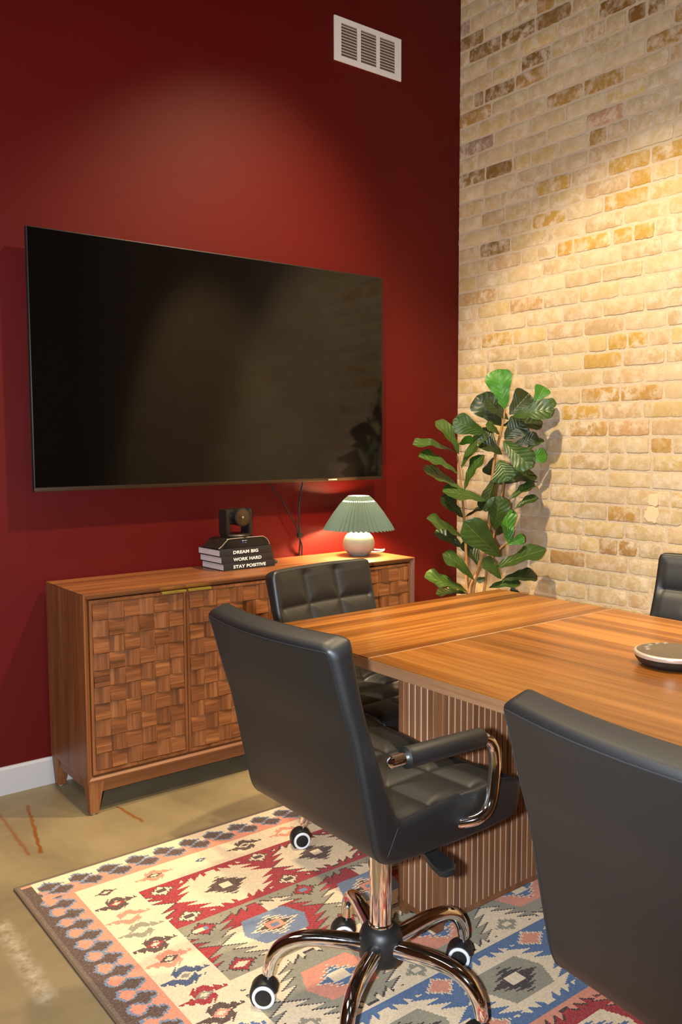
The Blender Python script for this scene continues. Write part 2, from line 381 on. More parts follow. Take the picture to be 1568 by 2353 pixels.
for fn, pts, colr in ((c1, [(300,600),(370,750),(840,500),(1150,780),(650,1230),(360,1370),(720,2290),(1250,280)], srgb(140, 104, 52)),
                      (c1, [(1200,1000),(480,1540),(960,30),(1250,150),(1500,1350)], srgb(176, 134, 72)), (c1, [(370,1980),(180,400)], srgb(160, 128, 108)),
                      (c2, [(640,120),(940,200),(1200,60)], srgb(136, 98, 44)), (c2, [(1240,560),(650,1040),(430,1850),(1520,130)], srgb(176, 136, 70)),
                      (c2, [(900,2200),(1350,2050)], srgb(192, 152, 74)), (c2, [(600,1480)], srgb(196, 152, 116)),
                      (c4, [(800,330),(750,830),(1050,720),(1100,60),(40,980)], srgb(196, 156, 78)), (c4, [(690,2210),(950,2210),(450,880)], srgb(196, 160, 80)),
                      (c3, [(620,1010),(290,100),(150,130)], srgb(148, 116, 62)), (c3, [(1330,560),(600,2260),(1250,100)], srgb(194, 156, 80)), (c3, [(400,1690),(1000,1780)], srgb(192, 156, 106)),
                      (c5, [(470,130),(230,870)], srgb(198, 160, 84)), (c5, [(850,1050)], srgb(202, 162, 116)), (c5, [(450,590),(950,580),(900,2210),(300,1070),(1400,1250)], srgb(188, 148, 82)),
                      (c6, [(850,680),(1040,690),(450,800)], srgb(176, 138, 84))):
    for p in pts:
        q = onx(*fn(*p)); golden.setdefault(math.floor((q.z-Z0)/PITCH_Z), []).append((q.y, colr))
rb = random.Random(11)
TINTS = [srgb(206,180,136), srgb(210,186,144), srgb(202,176,130), srgb(212,190,152), srgb(206,180,140), srgb(198,174,132), srgb(208,180,124), srgb(200,170,128)]
near_bricks = []; far = MB(); far_cols = []
kmax = int((ZC-Z0)/PITCH_Z); kmin = -int(Z0/PITCH_Z)-1
for k in range(kmin, kmax+1):
    z0 = Z0+k*PITCH_Z; z1 = min(z0+PITCH_Z, ZC)
    if z1 < 0.02: continue
    js = sorted([y for y in joints.get(k, []) if -1.42 < y < -0.03], reverse=True)
    # merge doubles, split long gaps
    out = [0.0]
    for y in js + [None]:
        end = y if y is not None else None
        if end is None: break
        gap = out[-1]-end
        if gap < 0.06: continue
        if gap > 0.29:
            n = round(gap/0.205)
            for i in range(1, n): out.append(out[-1]-gap/n)
        out.append(end)
    if len(out) == 1: out.append(-0.106 if k % 2 else -0.205)
    while out[-1] > YF:
        out.append(max(out[-1]-(0.208+rb.uniform(-0.012, 0.010) if (k % 6) else 0.112), YF))
    for a, e in zip(out[:-1], out[1:]):
        ym = (a+e)/2; col = rb.choice(TINTS); j = rb.uniform(0.93, 1.05); col = (col[0]*j, col[1]*j, col[2]*j, 1)
        for gy, gc in golden.get(k, []):
            if e < gy < a: col = gc
        g = 0.0052
        y0, y1, zz0, zz1 = e+g, a-g if a < 0 else -0.0005, max(z0, 0.0)+g, z1-g
        if y1-y0 < 0.02: continue
        pr = -0.0016+rb.uniform(-0.0022, 0.0018)
        near = (ym > -1.36 and 0.45 < z0 < 3.58)
        if near: near_bricks.append((y0, y1, zz0, zz1, pr, col))
        else:
            jv = [rb.uniform(-0.003, 0.003) for _ in range(8)]
            x0 = 0.02
            vs = [(x0,y0,zz0),(x0,y1,zz0),(x0,y1,zz1),(x0,y0,zz1),(pr+.004,y0+jv[0],zz0+jv[1]),(pr+.004,y1+jv[2],zz0+jv[3]),(pr+.004,y1+jv[4],zz1+jv[5]),(pr+.004,y0+jv[6],zz1+jv[7]),
                  (pr,y0+.004+jv[0],zz0+.004),(pr,y1-.004+jv[2],zz0+.004),(pr,y1-.004,zz1-.004),(pr,y0+.004,zz1-.004)]
            far.add(vs, [(0,1,5,4),(1,2,6,5),(2,3,7,6),(3,0,4,7),(4,5,9,8),(5,6,10,9),(6,7,11,10),(7,4,8,11),(8,9,10,11)]); far_cols += [col]*9
def brick_mesh(y0, y1, z0, z1, pr, rng):
    # rounded, slightly ragged face: an 8 x 4 outline grid
    hy, hz = (y1-y0)/2, (z1-z0)/2; n = 8; mth = 4; vs = []; fs = []
    per = [(i/n*2-1, -1) for i in range(n)]+[(1, i/mth*2-1) for i in range(mth)]+[(1-i/n*2, 1) for i in range(n)]+[(-1, 1-i/mth*2) for i in range(mth)]
    jit = [(rng.uniform(-.0022,.0022), rng.uniform(-.0022,.0022)) for _ in per]; N = len(per)
    R = rng.uniform(.004, .011)
    for depth, inset in ((0.02, 0.0), (0.003, 0.0), (pr+.0012, 0.0012), (pr, 0.0045)):
        for (s, q), (a, c) in zip(per, jit):
            y, z = s*hy, q*hz
            cy, cz = abs(y)-(hy-R), abs(z)-(hz-R)
            if cy > 0 and cz > 0:
                L = math.hypot(cy, cz)
                if L > R*0.9: y = math.copysign(hy-R+cy/L*R*0.95, y); z = math.copysign(hz-R+cz/L*R*0.95, z)
            y = y*(1-inset/hy)+a; z = z*(1-inset/hz)+c
            vs.append((depth, y, z))
    for r in range(3):
        for i in range(N): fs.append((r*N+i, r*N+(i+1) % N, (r+1)*N+(i+1) % N, (r+1)*N+i))
    fs.append(tuple(3*N+i for i in range(N)))
    return vs, fs
for i, (y0, y1, z0, z1, pr, col) in enumerate(near_bricks):
    vs, fs = brick_mesh(y0, y1, z0, z1, pr, rb); m = MB(); m.add(vs, fs)
    o = m.build('brick', BRICK, WR, angle=50); o.location = (0, (y0+y1)/2, (z0+z1)/2); o.color = col
fo = far.build('brick_courses', BRICKS, WR, smooth=False); fo['kind'] = 'stuff'
ca = fo.data.color_attributes.new('tint', 'FLOAT_COLOR', 'CORNER')
arr = np.repeat(np.array(far_cols, dtype=np.float32), 4, axis=0); ca.data.foreach_set('color', arr.ravel())
# plaster patch where the wall was mended
pc = onx(1500, 1170); pm = MB(); n = 22; ring = []
for (cy, cz, r) in ((0.0, -0.022, 0.034), (-0.006, 0.038, 0.024)):
    vs = [(-0.0065, cy, cz)]
    for i in range(n):
        rr = r*(1+rb.uniform(-.18, .18)); a = 2*PI*i/n; vs.append((-0.0055, cy+rr*math.cos(a), cz+rr*1.1*math.sin(a)))
    for i in range(n):
        rr = r*1.06; a = 2*PI*i/n; vs.append((0.004, cy+rr*math.cos(a), cz+rr*1.1*math.sin(a)))
    pm.add(vs, [(0, 1+i, 1+(i+1) % n) for i in range(n)]+[(1+i, 1+n+i, 1+n+(i+1) % n, 1+(i+1) % n) for i in range(n)])
o = pm.build('plaster_patch', plain('pale_plaster', srgb(222, 196, 158), 0.9), WR); o.location = (0, pc.y, pc.z)

# ------------------------------------------------------------------ wall vent
vt = thing('air_vent', 'white metal air vent grille with three louvred panels high on red wall', 'vent', (-0.614, 0, 3.155))
hw, hh = 0.2025, 0.0975
b = MB(); wx = 0.0375; wz = 0.024
b.box(-hw, -hw+wx, -0.008, -0.0002, -hh, hh); b.box(hw-wx, hw, -0.008, -0.0002, -hh, hh)
b.box(-hw+wx, hw-wx, -0.008, -0.0002, hh-wz, hh); b.box(-hw+wx, hw-wx, -0.008, -0.0002, -hh, -hh+wz)
b.build('frame', VENTW, vt, smooth=False)
pw = (2*hw-2*wx-2*0.019)/3
for i in (1, 2):
    x = -hw+wx+i*pw+(i-1)*0.019; m = MB(); m.box(x, x+0.019, -0.0075, -0.0002, -hh+wz, hh-wz); m.build('mullion', VENTW, vt, smooth=False)
b = MB(); b.box(-hw+wx, hw-wx, -0.0012, -0.0002, -hh+wz, hh-wz); b.build('duct_back', VENTD, vt, smooth=False)
nl = 11; ph = (2*hh-2*wz)/nl
sm = MB(); sm.add([(0,-0.0070,-0.0008),(pw,-0.0070,-0.0008),(pw,-0.0015,ph*0.62),(0,-0.0015,ph*0.62),(0,-0.0062,-0.0016),(pw,-0.0062,-0.0016),(pw,-0.0008,ph*0.55),(0,-0.0008,ph*0.55)],
                  [(0,1,2,3),(7,6,5,4),(0,4,5,1),(1,5,6,2),(2,6,7,3),(3,7,4,0)])
slm = sm.mesh('slat', False); slm.materials.append(VENTD); slm.materials.append(VENTW)
lipm = MB(); lipm.box(0, pw, -0.0078, -0.0062, -0.0018, 0.0006); lm = lipm.mesh('slat_lip', False); lm.materials.append(VENTW)
for i in range(3):
    for k in range(nl):
        o = link('slat', slm, None, vt); o.location = (-hw+wx+i*(pw+0.019), 0, -hh+wz+k*ph+0.001)
        q = link('slat_lip', lm, None, o)

# ------------------------------------------------------------------ television
TX0, TX1, TZ0, TZ1 = -2.2627, -0.5866, 1.1333, 2.0907
tv = thing('television', 'large black flat screen television hung on the red wall', 'television', ((TX0+TX1)/2, 0, TZ0))
w2 = (TX1-TX0)/2; H = TZ1-TZ0
b = MB(); b.box(-w2, w2, -0.0755, -0.052, 0, H, 0.003); b.build('panel_body', BLACKPL, tv)
b = MB(); b.box(-w2+0.004, w2-0.004, -0.0765, -0.0745, 0.016, H-0.004); b.build('screen', SCREEN, tv, smooth=False)
b = MB(); b.box(-w2, w2, -0.0772, -0.0745, 0.0, 0.0145, 0.001); b.build('bottom_trim', BRONZE, tv)
b = MB(); b.box(-0.55, 0.55, -0.052, -0.030, 0.06, 0.5, 0.01); b.build('rear_housing', BLACKPL, tv)
b = MB(); b.box(-0.3, 0.3, -0.030, -0.0005, 0.2, 0.42, 0.004); b.build('wall_bracket', BLACKPL, tv)
b = MB(); b.box(w2-0.33, w2-0.28, -0.0778, -0.0770, 0.003, 0.010); b.build('logo_plate', SILVER, tv, smooth=False)

# cables under the television
def px_path(pts, y, f=lambda x, yy: (590+x/9.22, 1040+yy/9.22)):
    return [ony(*f(*p), y) for p in pts]
cb = thing('power_cables', 'two black cables hanging from the television, clipped together above the cabinet', 'cable', (-1.05, -0.02, 0.80))
org = Vector(cb.location)
A = px_path([(240,560),(290,660),(400,850),(530,1000),(700,1320),(840,1560),(890,1740),(960,1950),(1015,2140)], -0.03)
B_ = px_path([(990,560),(980,640),(920,950),(905,1200),(905,1600),(915,1740),(925,1900),(945,2140)], -0.025)
A[-1].y = B_[-1].y = -0.010
for nm, P, r in (('cable', A, 0.0035), ('cable', B_, 0.0042)):
    P = [p-org for p in P]; P[-1].z = 0.0; P.append(Vector((P[-1].x+.004, 0.009, -0.06)))
    m = MB(); m.tube(bez(P, 6), r, 8); m.build(nm, BLACKPL, cb)
q = ony(590+915/9.22, 1040+1750/9.22, -0.028)-org
m = MB(); m.box(q.x-.012, q.x+.012, q.y-.008, q.y+.008, q.z-.010, q.z+.010, .002); m.build('cable_clip', BLACKPL, cb)

# ------------------------------------------------------------------ sideboard cabinet
KX0, KX1, KY, KY0, KZ0, KZ1 = -2.2136, -0.6666, -0.3953, -0.0215, 0.1224, 0.7905
cab = thing('sideboard_cabinet', 'long walnut sideboard with woven-block doors under the television', 'cabinet', ((KX0+KX1)/2, (KY+KY0)/2, 0))
cx, cy = cab.location.x, cab.location.y
LX = (KX1-KX0)/2; LY = (KY0-KY)/2; TH = 0.020; BV = 0.012
# carcass panels with a 45 degree inner front bevel
m = MB(); m.prism([(-LY,KZ1-0.005),(-LY+0.0,KZ1),(LY,KZ1),(LY,KZ1-TH),(-LY+BV,KZ1-TH)], 'X', -LX+.0002, LX-.0002); m.build('top_panel', CABX, cab, smooth=False)
m = MB(); m.prism([(-LY,KZ0+0.005),(-LY,KZ0),(LY,KZ0),(LY,KZ0+TH),(-LY+BV+0.010,KZ0+TH)], 'X', -LX+.0002, LX-.0002); m.build('bottom_panel', CABX, cab, smooth=False)
for s in (-1, 1):
    m = MB(); m.prism([(s*LX,-LY),(s*LX,LY),(s*(LX-TH),LY),(s*(LX-TH),-LY+BV),(s*(LX-0.005),-LY)], 'Z', KZ0+0.0051, KZ1-0.0051); m.build('side_panel', CAB, cab, smooth=False)
m = MB(); m.box(-LX+TH, LX-TH, LY-0.008, LY, KZ0+TH, KZ1-TH); m.build('back_panel', CAB, cab, smooth=False)
# plinth rails and tapered legs
m = MB(); m.box(-LX+0.03, LX-0.03, -LY+0.012, -LY+0.030, KZ0-0.045, KZ0); m.build('front_rail', CABX, cab, smooth=False)
for s in (-1, 1):
    m = MB(); m.box(s*(LX-0.012), s*(LX-0.030), -LY+0.03, LY-0.03, KZ0-0.040, KZ0); m.build('side_rail', CAB, cab, smooth=False)
def leg(sx, sy):
    m = MB(); x1 = sx*(LX-0.002); x0 = sx*(LX-0.062); y1 = sy*(LY-0.002); y0 = sy*(LY-0.050)
    xb1 = sx*(LX-0.010); xb0 = sx*(LX-0.040); yb1 = sy*(LY-0.008); yb0 = sy*(LY-0.036)
    vs = [(xb0,yb0,0.004),(xb1,yb0,0.004),(xb1,yb1,0.004),(xb0,yb1,0.004),(x0,y0,KZ0),(x1,y0,KZ0),(x1,y1,KZ0),(x0,y1,KZ0)]
    m.add(vs, [(0,1,2,3),(4,5,6,7),(0,1,5,4),(1,2,6,5),(2,3,7,6),(3,0,4,7)])
    o = m.build('leg', CAB, cab, smooth=False)
    g = MB(); g.lathe([(0.009,0.0),(0.009,0.004)], 12, ((xb0+xb1)/2, (yb0+yb1)/2, 0)); g.build('foot_pad', WHITEPAINT, o)
for sx in (-1, 1):
    for sy in (-1, 1): leg(sx, sy)
# doors: 6 x 10 tilted blocks each, alternating grain
DW = (2*LX-2*TH-0.004)/4; DZ0 = KZ0+TH+0.002; DZ1 = KZ1-TH-0.004; DYF = -LY+0.014
tw = (DW-0.003-0.024)/6; thh = (DZ1-DZ0-0.026)/10
def tile_mesh(w, h, name):
    m = MB(); e = 0.0006; lo, hi, th2 = 0.0095, 0.0030, 0.001
    # front face bulges and leans out towards its lower edge
    vs = [(-w/2+e,0,-h/2+e),(w/2-e,0,-h/2+e),(w/2-e,0,h/2-e),(-w/2+e,0,h/2-e)]
    rows = [(-h/2+e, lo-0.0012), (-h/2+0.0022, lo), (-h/6, lo-0.0012), (h/6, lo-0.0038), (h/2-e, hi)]
    for z, dpt in rows: vs += [(-w/2+e, -dpt, z), (w/2-e, -dpt, z)]
    fs = [(0,3,2,1), (0,1,5,4), (3,12,13,2), (0,4,6,8,10,12,3), (1,2,13,11,9,7,5)]
    for i in range(4): a = 4+2*i; fs.append((a, a+1, a+3, a+2))
    m.add(vs, fs); me = m.mesh(name, True, 30); me.materials.append(TILE); return me
tH = tile_mesh(tw, thh, 'tile_flat'); tV = tile_mesh(thh, tw, 'tile_upright')
for d in range(4):
    xa = -LX+TH+0.002+d*DW+0.0015; xb = xa+DW-0.003
    m = MB(); m.box(xa, xb, DYF, DYF+0.018, DZ0, DZ1)
    for (a0, a1, z0, z1) in ((xa, xa+0.010, DZ0, DZ1), (xb-0.010, xb, DZ0, DZ1), (xa+0.010, xb-0.010, DZ0, DZ0+0.011), (xa+0.010, xb-0.010, DZ1-0.011, DZ1)):
        m.box(a0, a1, DYF-0.007, DYF, z0, z1)
    dr = m.build('door', CAB, cab, smooth=False)
    for r in range(10):
        for c in range(6):
            x = xa+0.012+(c+0.5)*tw; z = DZ0+0.013+(r+0.5)*thh
            if (r+c) % 2: o = link('tile', tH, None, dr)
            else: o = link('tile', tV, None, dr); o.rotation_euler = (0, -PI/2, 0)
            o.location = (x, DYF, z)
    hx0, hx1 = (xb-0.100, xb-0.003) if d % 2 == 0 else (xa+0.003, xa+0.100)
    hm = MB(); hm.box(hx0, hx1, DYF-0.019, DYF+0.001, DZ1-0.0005, DZ1+0.0020, .0006); hm.box(hx0, hx1, DYF-0.019, DYF-0.0172, DZ1-0.0065, DZ1, .0006)
    h = hm.build('handle', BRASS, dr); h['label'] = 'thin brass strip handle'

# ------------------------------------------------------------------ books, conference camera, remote
def text_mesh(txt, size, name, bold=0.0, ext=0.0004):
    cu = bpy.data.curves.new(name, 'FONT'); cu.body = txt; cu.size = size; cu.align_x = 'LEFT'; cu.offset = bold; cu.extrude = ext; cu.space_character = 1.05
    o = bpy.data.objects.new(name, cu); COL.objects.link(o); dg = bpy.context.evaluated_depsgraph_get()
    me = bpy.data.meshes.new_from_object(o.evaluated_get(dg)); bpy.data.objects.remove(o); bpy.data.curves.remove(cu); return me
BH = 0.0297
for i, (txt, xl, wtx, what) in enumerate((('STAY POSITIVE', -1.560, 0.159, 'bottom black book of the stack on the sideboard, spine reading STAY POSITIVE'),
                                     ('WORK HARD', -1.569, 0.138, 'middle black book of the stack, spine reading WORK HARD'),
                                     ('DREAM BIG', -1.577, 0.122, 'top black book of the stack under the camera, spine reading DREAM BIG'))):
    bk = thing('book', what, 'book', (xl, -0.226, KZ1+i*BH), 0.03, 'stack of three motto books')
    L, Dp, hb = 0.253, 0.178, BH-0.0003; ct = 0.0028
    m = MB(); m.box(0, L, 0.0, 0.003, 0, hb, .0008); m.box(0, L, 0.0015, Dp, 0, ct, .0006); m.box(0, L, 0.0015, Dp, hb-ct, hb, .0006); m.build('cover', BOOKC, bk)
    m = MB(); m.box(0.003, L-0.003, 0.003, Dp-0.004, ct-.0002, hb-ct+.0002); m.build('pages', PAPER, bk, smooth=False)
    me = text_mesh(txt, 0.02, 'spine_title', 0.0006); me.materials.append(PRINT)
    xs = [v.co.x for v in me.vertices]; ys = [v.co.y for v in me.vertices]; k = wtx/(max(xs)-min(xs)); kz = 0.0135/(max(ys)-min(ys))
    for v in me.vertices: v.co = ((v.co.x-min(xs))*k, v.co.z*1.0, (v.co.y-min(ys))*kz)
    o = link('spine_title', me, None, bk); o.location = (-1.514-xl, -0.0002, 0.0075)
kc = thing('conference_camera', 'black pan tilt video camera standing on the stack of books', 'camera', (-1.455, -0.150, KZ1+3*BH), 0.06)
m = MB()   # low bridge-shaped base
prof = [(-.128,0),(-.128,.004),(-.120,.008),(-.110,.015),(-.098,.026),(-.086,.035),(-.072,.040),(.076,.040),(.094,.038),(.108,.031),(.118,.021),(.124,.010),(.125,.004),(.120,0)]
m.prism(prof, 'Y', -.062, .066); m.build('base', CAMBLK, kc, angle=25)
m = MB(); out = bez([(p[0], -.0625, p[1]+.0005) for p in prof[1:-1]], 4); m.tube(out, .0016, 6); m.build('silver_edge', SILVER, kc)
m = MB(); m.prism([(-.108,.003),(-.094,.022),(-.084,.031),(-.071,.0368),(.075,.0368),(.092,.035),(.105,.028),(.114,.019),(.120,.008),(.118,.003)], 'Y', -.0640, -.0615); m.build('front_window', plain('gloss_black', srgb(10,10,11), 0.12), kc)
m = MB(); m.lathe([(.0022,0),(.0022,.0008),(.0001,.001)], 12, (-.010,-.0640,.021), 'Y'); o = m.build('status_light', LED, kc)
m = MB(); m.lathe([(.0026,-.0008),(.0026,0)], 12, (-.012,-.0640,.029), 'Y'); m.box(-.008,.010,-.0646,-.0640,.0282,.0300); m.box(-.001,.006,-.0646,-.0640,.0195,.0206); m.build('printed_marking', plain('faint_print', srgb(170,190,220), .5), kc)
m = MB(); m.lathe([(.064,.040),(.066,.048),(.060,.054),(.001,.054)], 36); m.build('turntable', CAMBLK, kc)
for s in (-1, 1):
    m = MB(); m.box(s*.044, s*.066, -.026, .034, .050, .158, .008); m.build('yoke_arm', CAMBLK, kc)
m = MB(); m.lathe([(.001,.040),(.032,.040),(.036,.030),(.036,-.030),(.038,-.034),(.038,-.046),(.033,-.048)], 32, (.002,0,.124), 'Y'); m.box(-.044,.044,-.012,.034,.094,.156,.012); hd = m.build('camera_head', CAMBLK, kc)
m = MB(); m.lathe([(.0325,-.0480),(.0300,-.0486),(.001,-.0486)], 32, (.002,0,.124), 'Y'); m.build('lens', LENS, hd)
m = MB(); m.lathe([(.0045,-.0487),(.001,-.0495)], 14, (.002,0,.124), 'Y'); m.build('lens_pupil', SILVER, hd)
rc = thing('power_adapter', 'small flat black adapter lying beside the bottom book', 'adapter', (-1.293, -0.150, KZ1), 0.1)
m = MB(); m.box(-.020, .038, -.014, .014, 0, .013, .005); m.build('adapter_body', BLACKPL, rc)

# ------------------------------------------------------------------ table lamp
lp = thing('table_lamp', 'lit table lamp with round ceramic base and pleated green shade', 'lamp', (-0.818, -0.178, KZ1))
m = MB(); pr = [(0.001,0.0),(0.040,0.0),(0.043,0.002)]
for i in range(4, 30):
    a = PI*(-0.5+i/32*1.0); r = 0.0735*math.cos(a); z = 0.0565+0.0635*math.sin(a)
    if r < 0.0735*0.0 + 0.022: break
    if z > 0.003 and (r > 0.043 or z > 0.05): pr.append((r, z))
pr += [(0.020,0.1195),(0.019,0.128),(0.001,0.128)]
m.lathe(pr, 48); m.build('base', CERAM, lp, angle=60)
m = MB(); m.lathe([(0.019,0.126),(0.019,0.146),(0.014,0.148),(0.014,0.168),(0.001,0.168)], 24); m.build('socket', BRASS, lp)
m = MB(); m.lathe([(0.001,0.166),(0.013,0.168),(0.016,0.178),(0.026,0.196),(0.028,0.208),(0.024,0.222),(0.012,0.231),(0.001,0.233)], 24); m.build('bulb', BULB, lp)
NP = 46; m = MB(); rows = [(0.0, 0.161, 1.0), (0.02, 0.1485, 1.0), (0.075, 0.113, .9), (0.118, 0.082, .7), (0.128, 0.074, .5), (0.1335, 0.070, .5), (0.142, 0.062, .25), (0.154, 0.049, .12)]
zb = 0.122; NN = NP*4; vs = []; fs = []
for h, r, amp in rows:
    for k in range(NN):
        ph_ = (k % 4)/4.0; d_ = (1-abs(ph_*2-1)*2)*0.0060*amp
        a = 2*PI*k/NN; zz = zb+h + ((0.0030 if k % 4 == 0 else -0.0030 if k % 4 == 2 else 0) if h == 0 else 0)
        vs.append(((r+d_)*math.cos(a), (r+d_)*math.sin(a), zz))
for i in range(len(rows)-1):
    for k in range(NN):
        if i == 4 and k % 4 in (1, 2): continue
        fs.append((i*NN+k, i*NN+(k+1) % NN, (i+1)*NN+(k+1) % NN, (i+1)*NN+k))
m.add(vs, fs); m.build('shade', SHADE, lp, angle=20)
m = MB(); m.tube([(0.049*math.cos(2*PI*k/32), 0.049*math.sin(2*PI*k/32), zb+0.153) for k in range(33)], 0.0012, 6)
for k in range(3): m.tube([(0,0,0.236),(0.049*math.cos(2*PI*k/3), 0.049*math.sin(2*PI*k/3), zb+0.153)], 0.001, 6)
m.tube([(0.0,0,0.233),(0,0,0.238)], .004, 8); m.build('shade_ring', SILVER, lp)
m = MB(); m.tube(bez([(0.045,0.01,0.006),(0.09,0.035,0.004),(0.125,0.015,0.004),(0.155,0.012,0.006),(0.172,0.02,0.012),(0.178,0.05,0.006),(0.178,0.10,0.004)], 6), 0.0032, 8); m.build('cord', WCORD, lp)

# ------------------------------------------------------------------ conference table
TX0_, TX1_, TY1, TYS, TZT, TT = -1.9038, -0.8506, -1.0663, -1.566, 0.755, 0.032
TL = 2.44; TY0 = TY1-TL; TYS2 = TY0+(TY1-TYS)
tb = thing('conference_table', 'walnut conference table with slatted panel legs on the patterned rug', 'table', ((TX0_+TX1_)/2, (TY0+TY1)/2, 0.008))
tx, ty = tb.location.x, tb.location.y; hwx = (TX1_-TX0_)/2; zt = TZT-0.008
for nm, ya, yb, mat in (('end_panel', TYS+0.0008, TY1, TOPX), ('center_panel', TYS2+0.0008, TYS-0.0008, TOPY), ('end_panel', TY0, TYS2-0.0008, TOPX)):
    m = MB(); m.box(-hwx+0.001, hwx-0.001, ya-ty, yb-ty, zt-0.004, zt, 0.0005); m.build(nm, mat, tb, smooth=False)
for yy in (TYS, TYS2):
    m = MB(); m.box(-hwx+0.001, hwx-0.001, yy-ty-0.0010, yy-ty+0.0010, zt-0.004, zt-0.0001); m.build('seam_strip', GROOVE, tb, smooth=False)
m = MB(); m.box(-hwx, hwx, TY0-ty-0.0, TY1-ty, zt-TT, zt-0.0039, 0.0006); m.build('edge_band', TEDGE, tb, smooth=False)
PX0, PX1, PY0, PY1 = -1.764, -0.990, -1.678, -1.525
def pedestal(ya, yb):
    m = MB(); x0, x1 = PX0-tx, PX1-tx; y0, y1 = ya-ty, yb-ty; e = 0.004
    m.box(x0+e, x1-e, y0+e, y1-e, 0.02, zt-TT+.0005); pd = m.build('pedestal', GROOVE, tb, smooth=False)
    # corner posts and base rail
    for xx, sx in ((x0, 1), (x1, -1)):
        for yy, sy in ((y0, 1), (y1, -1)):
            c = MB(); c.box(xx, xx+sx*0.019, yy, yy+sy*0.016, 0.022, zt-TT, .0008); c.build('corner_post', SLAT, pd, smooth=False)
            f = MB(); f.lathe([(.012,0),(.014,.022)], 14, (xx+sx*.03, yy+sy*.03, 0)); f.build('foot', BLACKPL, pd)
            f = MB(); f.box(xx+sx*.002, xx+sx*.03, yy+sy*.002, yy+sy*.03, 0.0, .024); f.build('foot_block', SLAT, pd, smooth=False)
    r = MB(); r.box(x0+.001, x1-.001, y0+.001, y1-.001, .020, .034); r.build('base_rail', SLAT, pd, smooth=False)
    pit = 0.0222
    s1 = MB(); s1.box(-.0080, .0080, -.0035, .001, .034, zt-TT, .0006); ms = s1.mesh('slat', False); ms.materials.append(SLAT)
    s2 = MB(); s2.box(-.0035, .001, -.0080, .0080, .034, zt-TT, .0006); ms2 = s2.mesh('slat_narrow_side', False); ms2.materials.append(SLAT)
    n = int((x1-x0-0.044)/pit); st = (x1-x0-0.040)/n
    for i in range(n):
        x = x0+0.020+(i+0.5)*st
        for yy, rz in ((y0+e, 0), (y1-e, PI)):
            o = link('slat', ms, None, pd); o.location = (x, yy, 0); o.rotation_euler = (0, 0, rz)
    n = int((y1-y0-0.036)/pit); st = (y1-y0-0.034)/n
    for i in range(n):
        y = y0+0.017+(i+0.5)*st
        for xx, rz in ((x0+e, 0), (x1-e, PI)):
            o = link('slat', ms2, None, pd); o.location = (xx, y, 0); o.rotation_euler = (0, 0, rz)
pedestal(PY0, PY1); pedestal(TY0+(TY1-PY1), TY0+(TY1-PY0))

# speakerphone on the table
sp_ = thing('speakerphone', 'round black conference speakerphone with silver rim lying on the table', 'speakerphone', (-1.357, -2.091, TZT))
m = MB(); m.lathe([(.060,0),(.070,.002),(.080,.009),(.087,.019),(.089,.0255)], 64); m.build('lower_body', CAMBLK, sp_)
m = MB(); m.lathe([(.089,.0255),(.0905,.029),(.0905,.034),(.088,.0365),(.086,.037)], 64); m.build('silver_rim', SILVER, sp_)
t = NT('speaker_mesh'); vo = t.n('ShaderNodeTexVoronoi'); vo.inputs['Scale'].default_value = 900; t.l(t.coord('Object'), vo.inputs['Vector'])
t.l(t.ramp(vo.outputs['Distance'], [(0.25, srgb(50,44,38)), (0.6, srgb(110,98,84))]), t.b.inputs['Base Color']); t.setp(Roughness=0.5, Metallic=0.4)
m = MB(); m.lathe([(.0862,.0362),(.080,.0385),(.05,.040),(.001,.0405)], 64); m.build('grille', t.m, sp_)
for (u, v) in ((1487,1486),(1494,1481),(1489,1491),(1511,1477.5),(1530,1477.5)):
    q = onz(u, v, TZT+.040); x, y = q.x+1.357, q.y+2.091
    rr = math.hypot(x, y)
    if rr > .078: x, y = x*.078/rr, y*.078/rr
    m = MB(); m.tube([(x+.0065*math.cos(a*PI/6), y+.0065*math.sin(a*PI/6), .0398) for a in range(13)], .0005, 6); m.box(x-.002, x+.002, y-.0007, y+.0007, .0392, .0402); m.build('button', SILVER, sp_)

# ------------------------------------------------------------------ rug
RX, RY = d_rx, d_ry = -2.5733, -0.7419
RWD, RLN = 2.44, 3.05
def fine(a, b_, s): return list(np.arange(a, b_, s))
us = np.array(fine(0, 1.30, .0042)+fine(1.30, RWD, .0135)+[RWD]); vs_ = np.array(fine(0, 1.62, .0042)+fine(1.62, RLN, .0135)+[RLN])
Uc = (us[:-1]+us[1:])/2*100; Vc = (vs_[:-1]+vs_[1:])/2*100
U, V = np.meshgrid(Uc, Vc)
CR = {k: np.array(srgb(*c)[:3]) for k, c in dict(cream=(236,208,168), coral=(224,142,110), red=(166,40,42), brown=(90,66,52), bg=(120,132,150), blue=(84,108,142), grey=(152,142,116), navy=(72,84,110), edge=(110,90,72), dk=(62,48,44)).items()}
P = np.zeros(U.shape+(3,)); P[:] = CR['cream']
fr = lambda x: x-np.floor(x)
def put(mask, c): P[mask] = CR[c]
um = np.minimum(U, RWD*100-U); vm = np.minimum(V, RLN*100-V); vb = vm
def ser(dv, p): return 1-fr(np.abs(dv)/p)
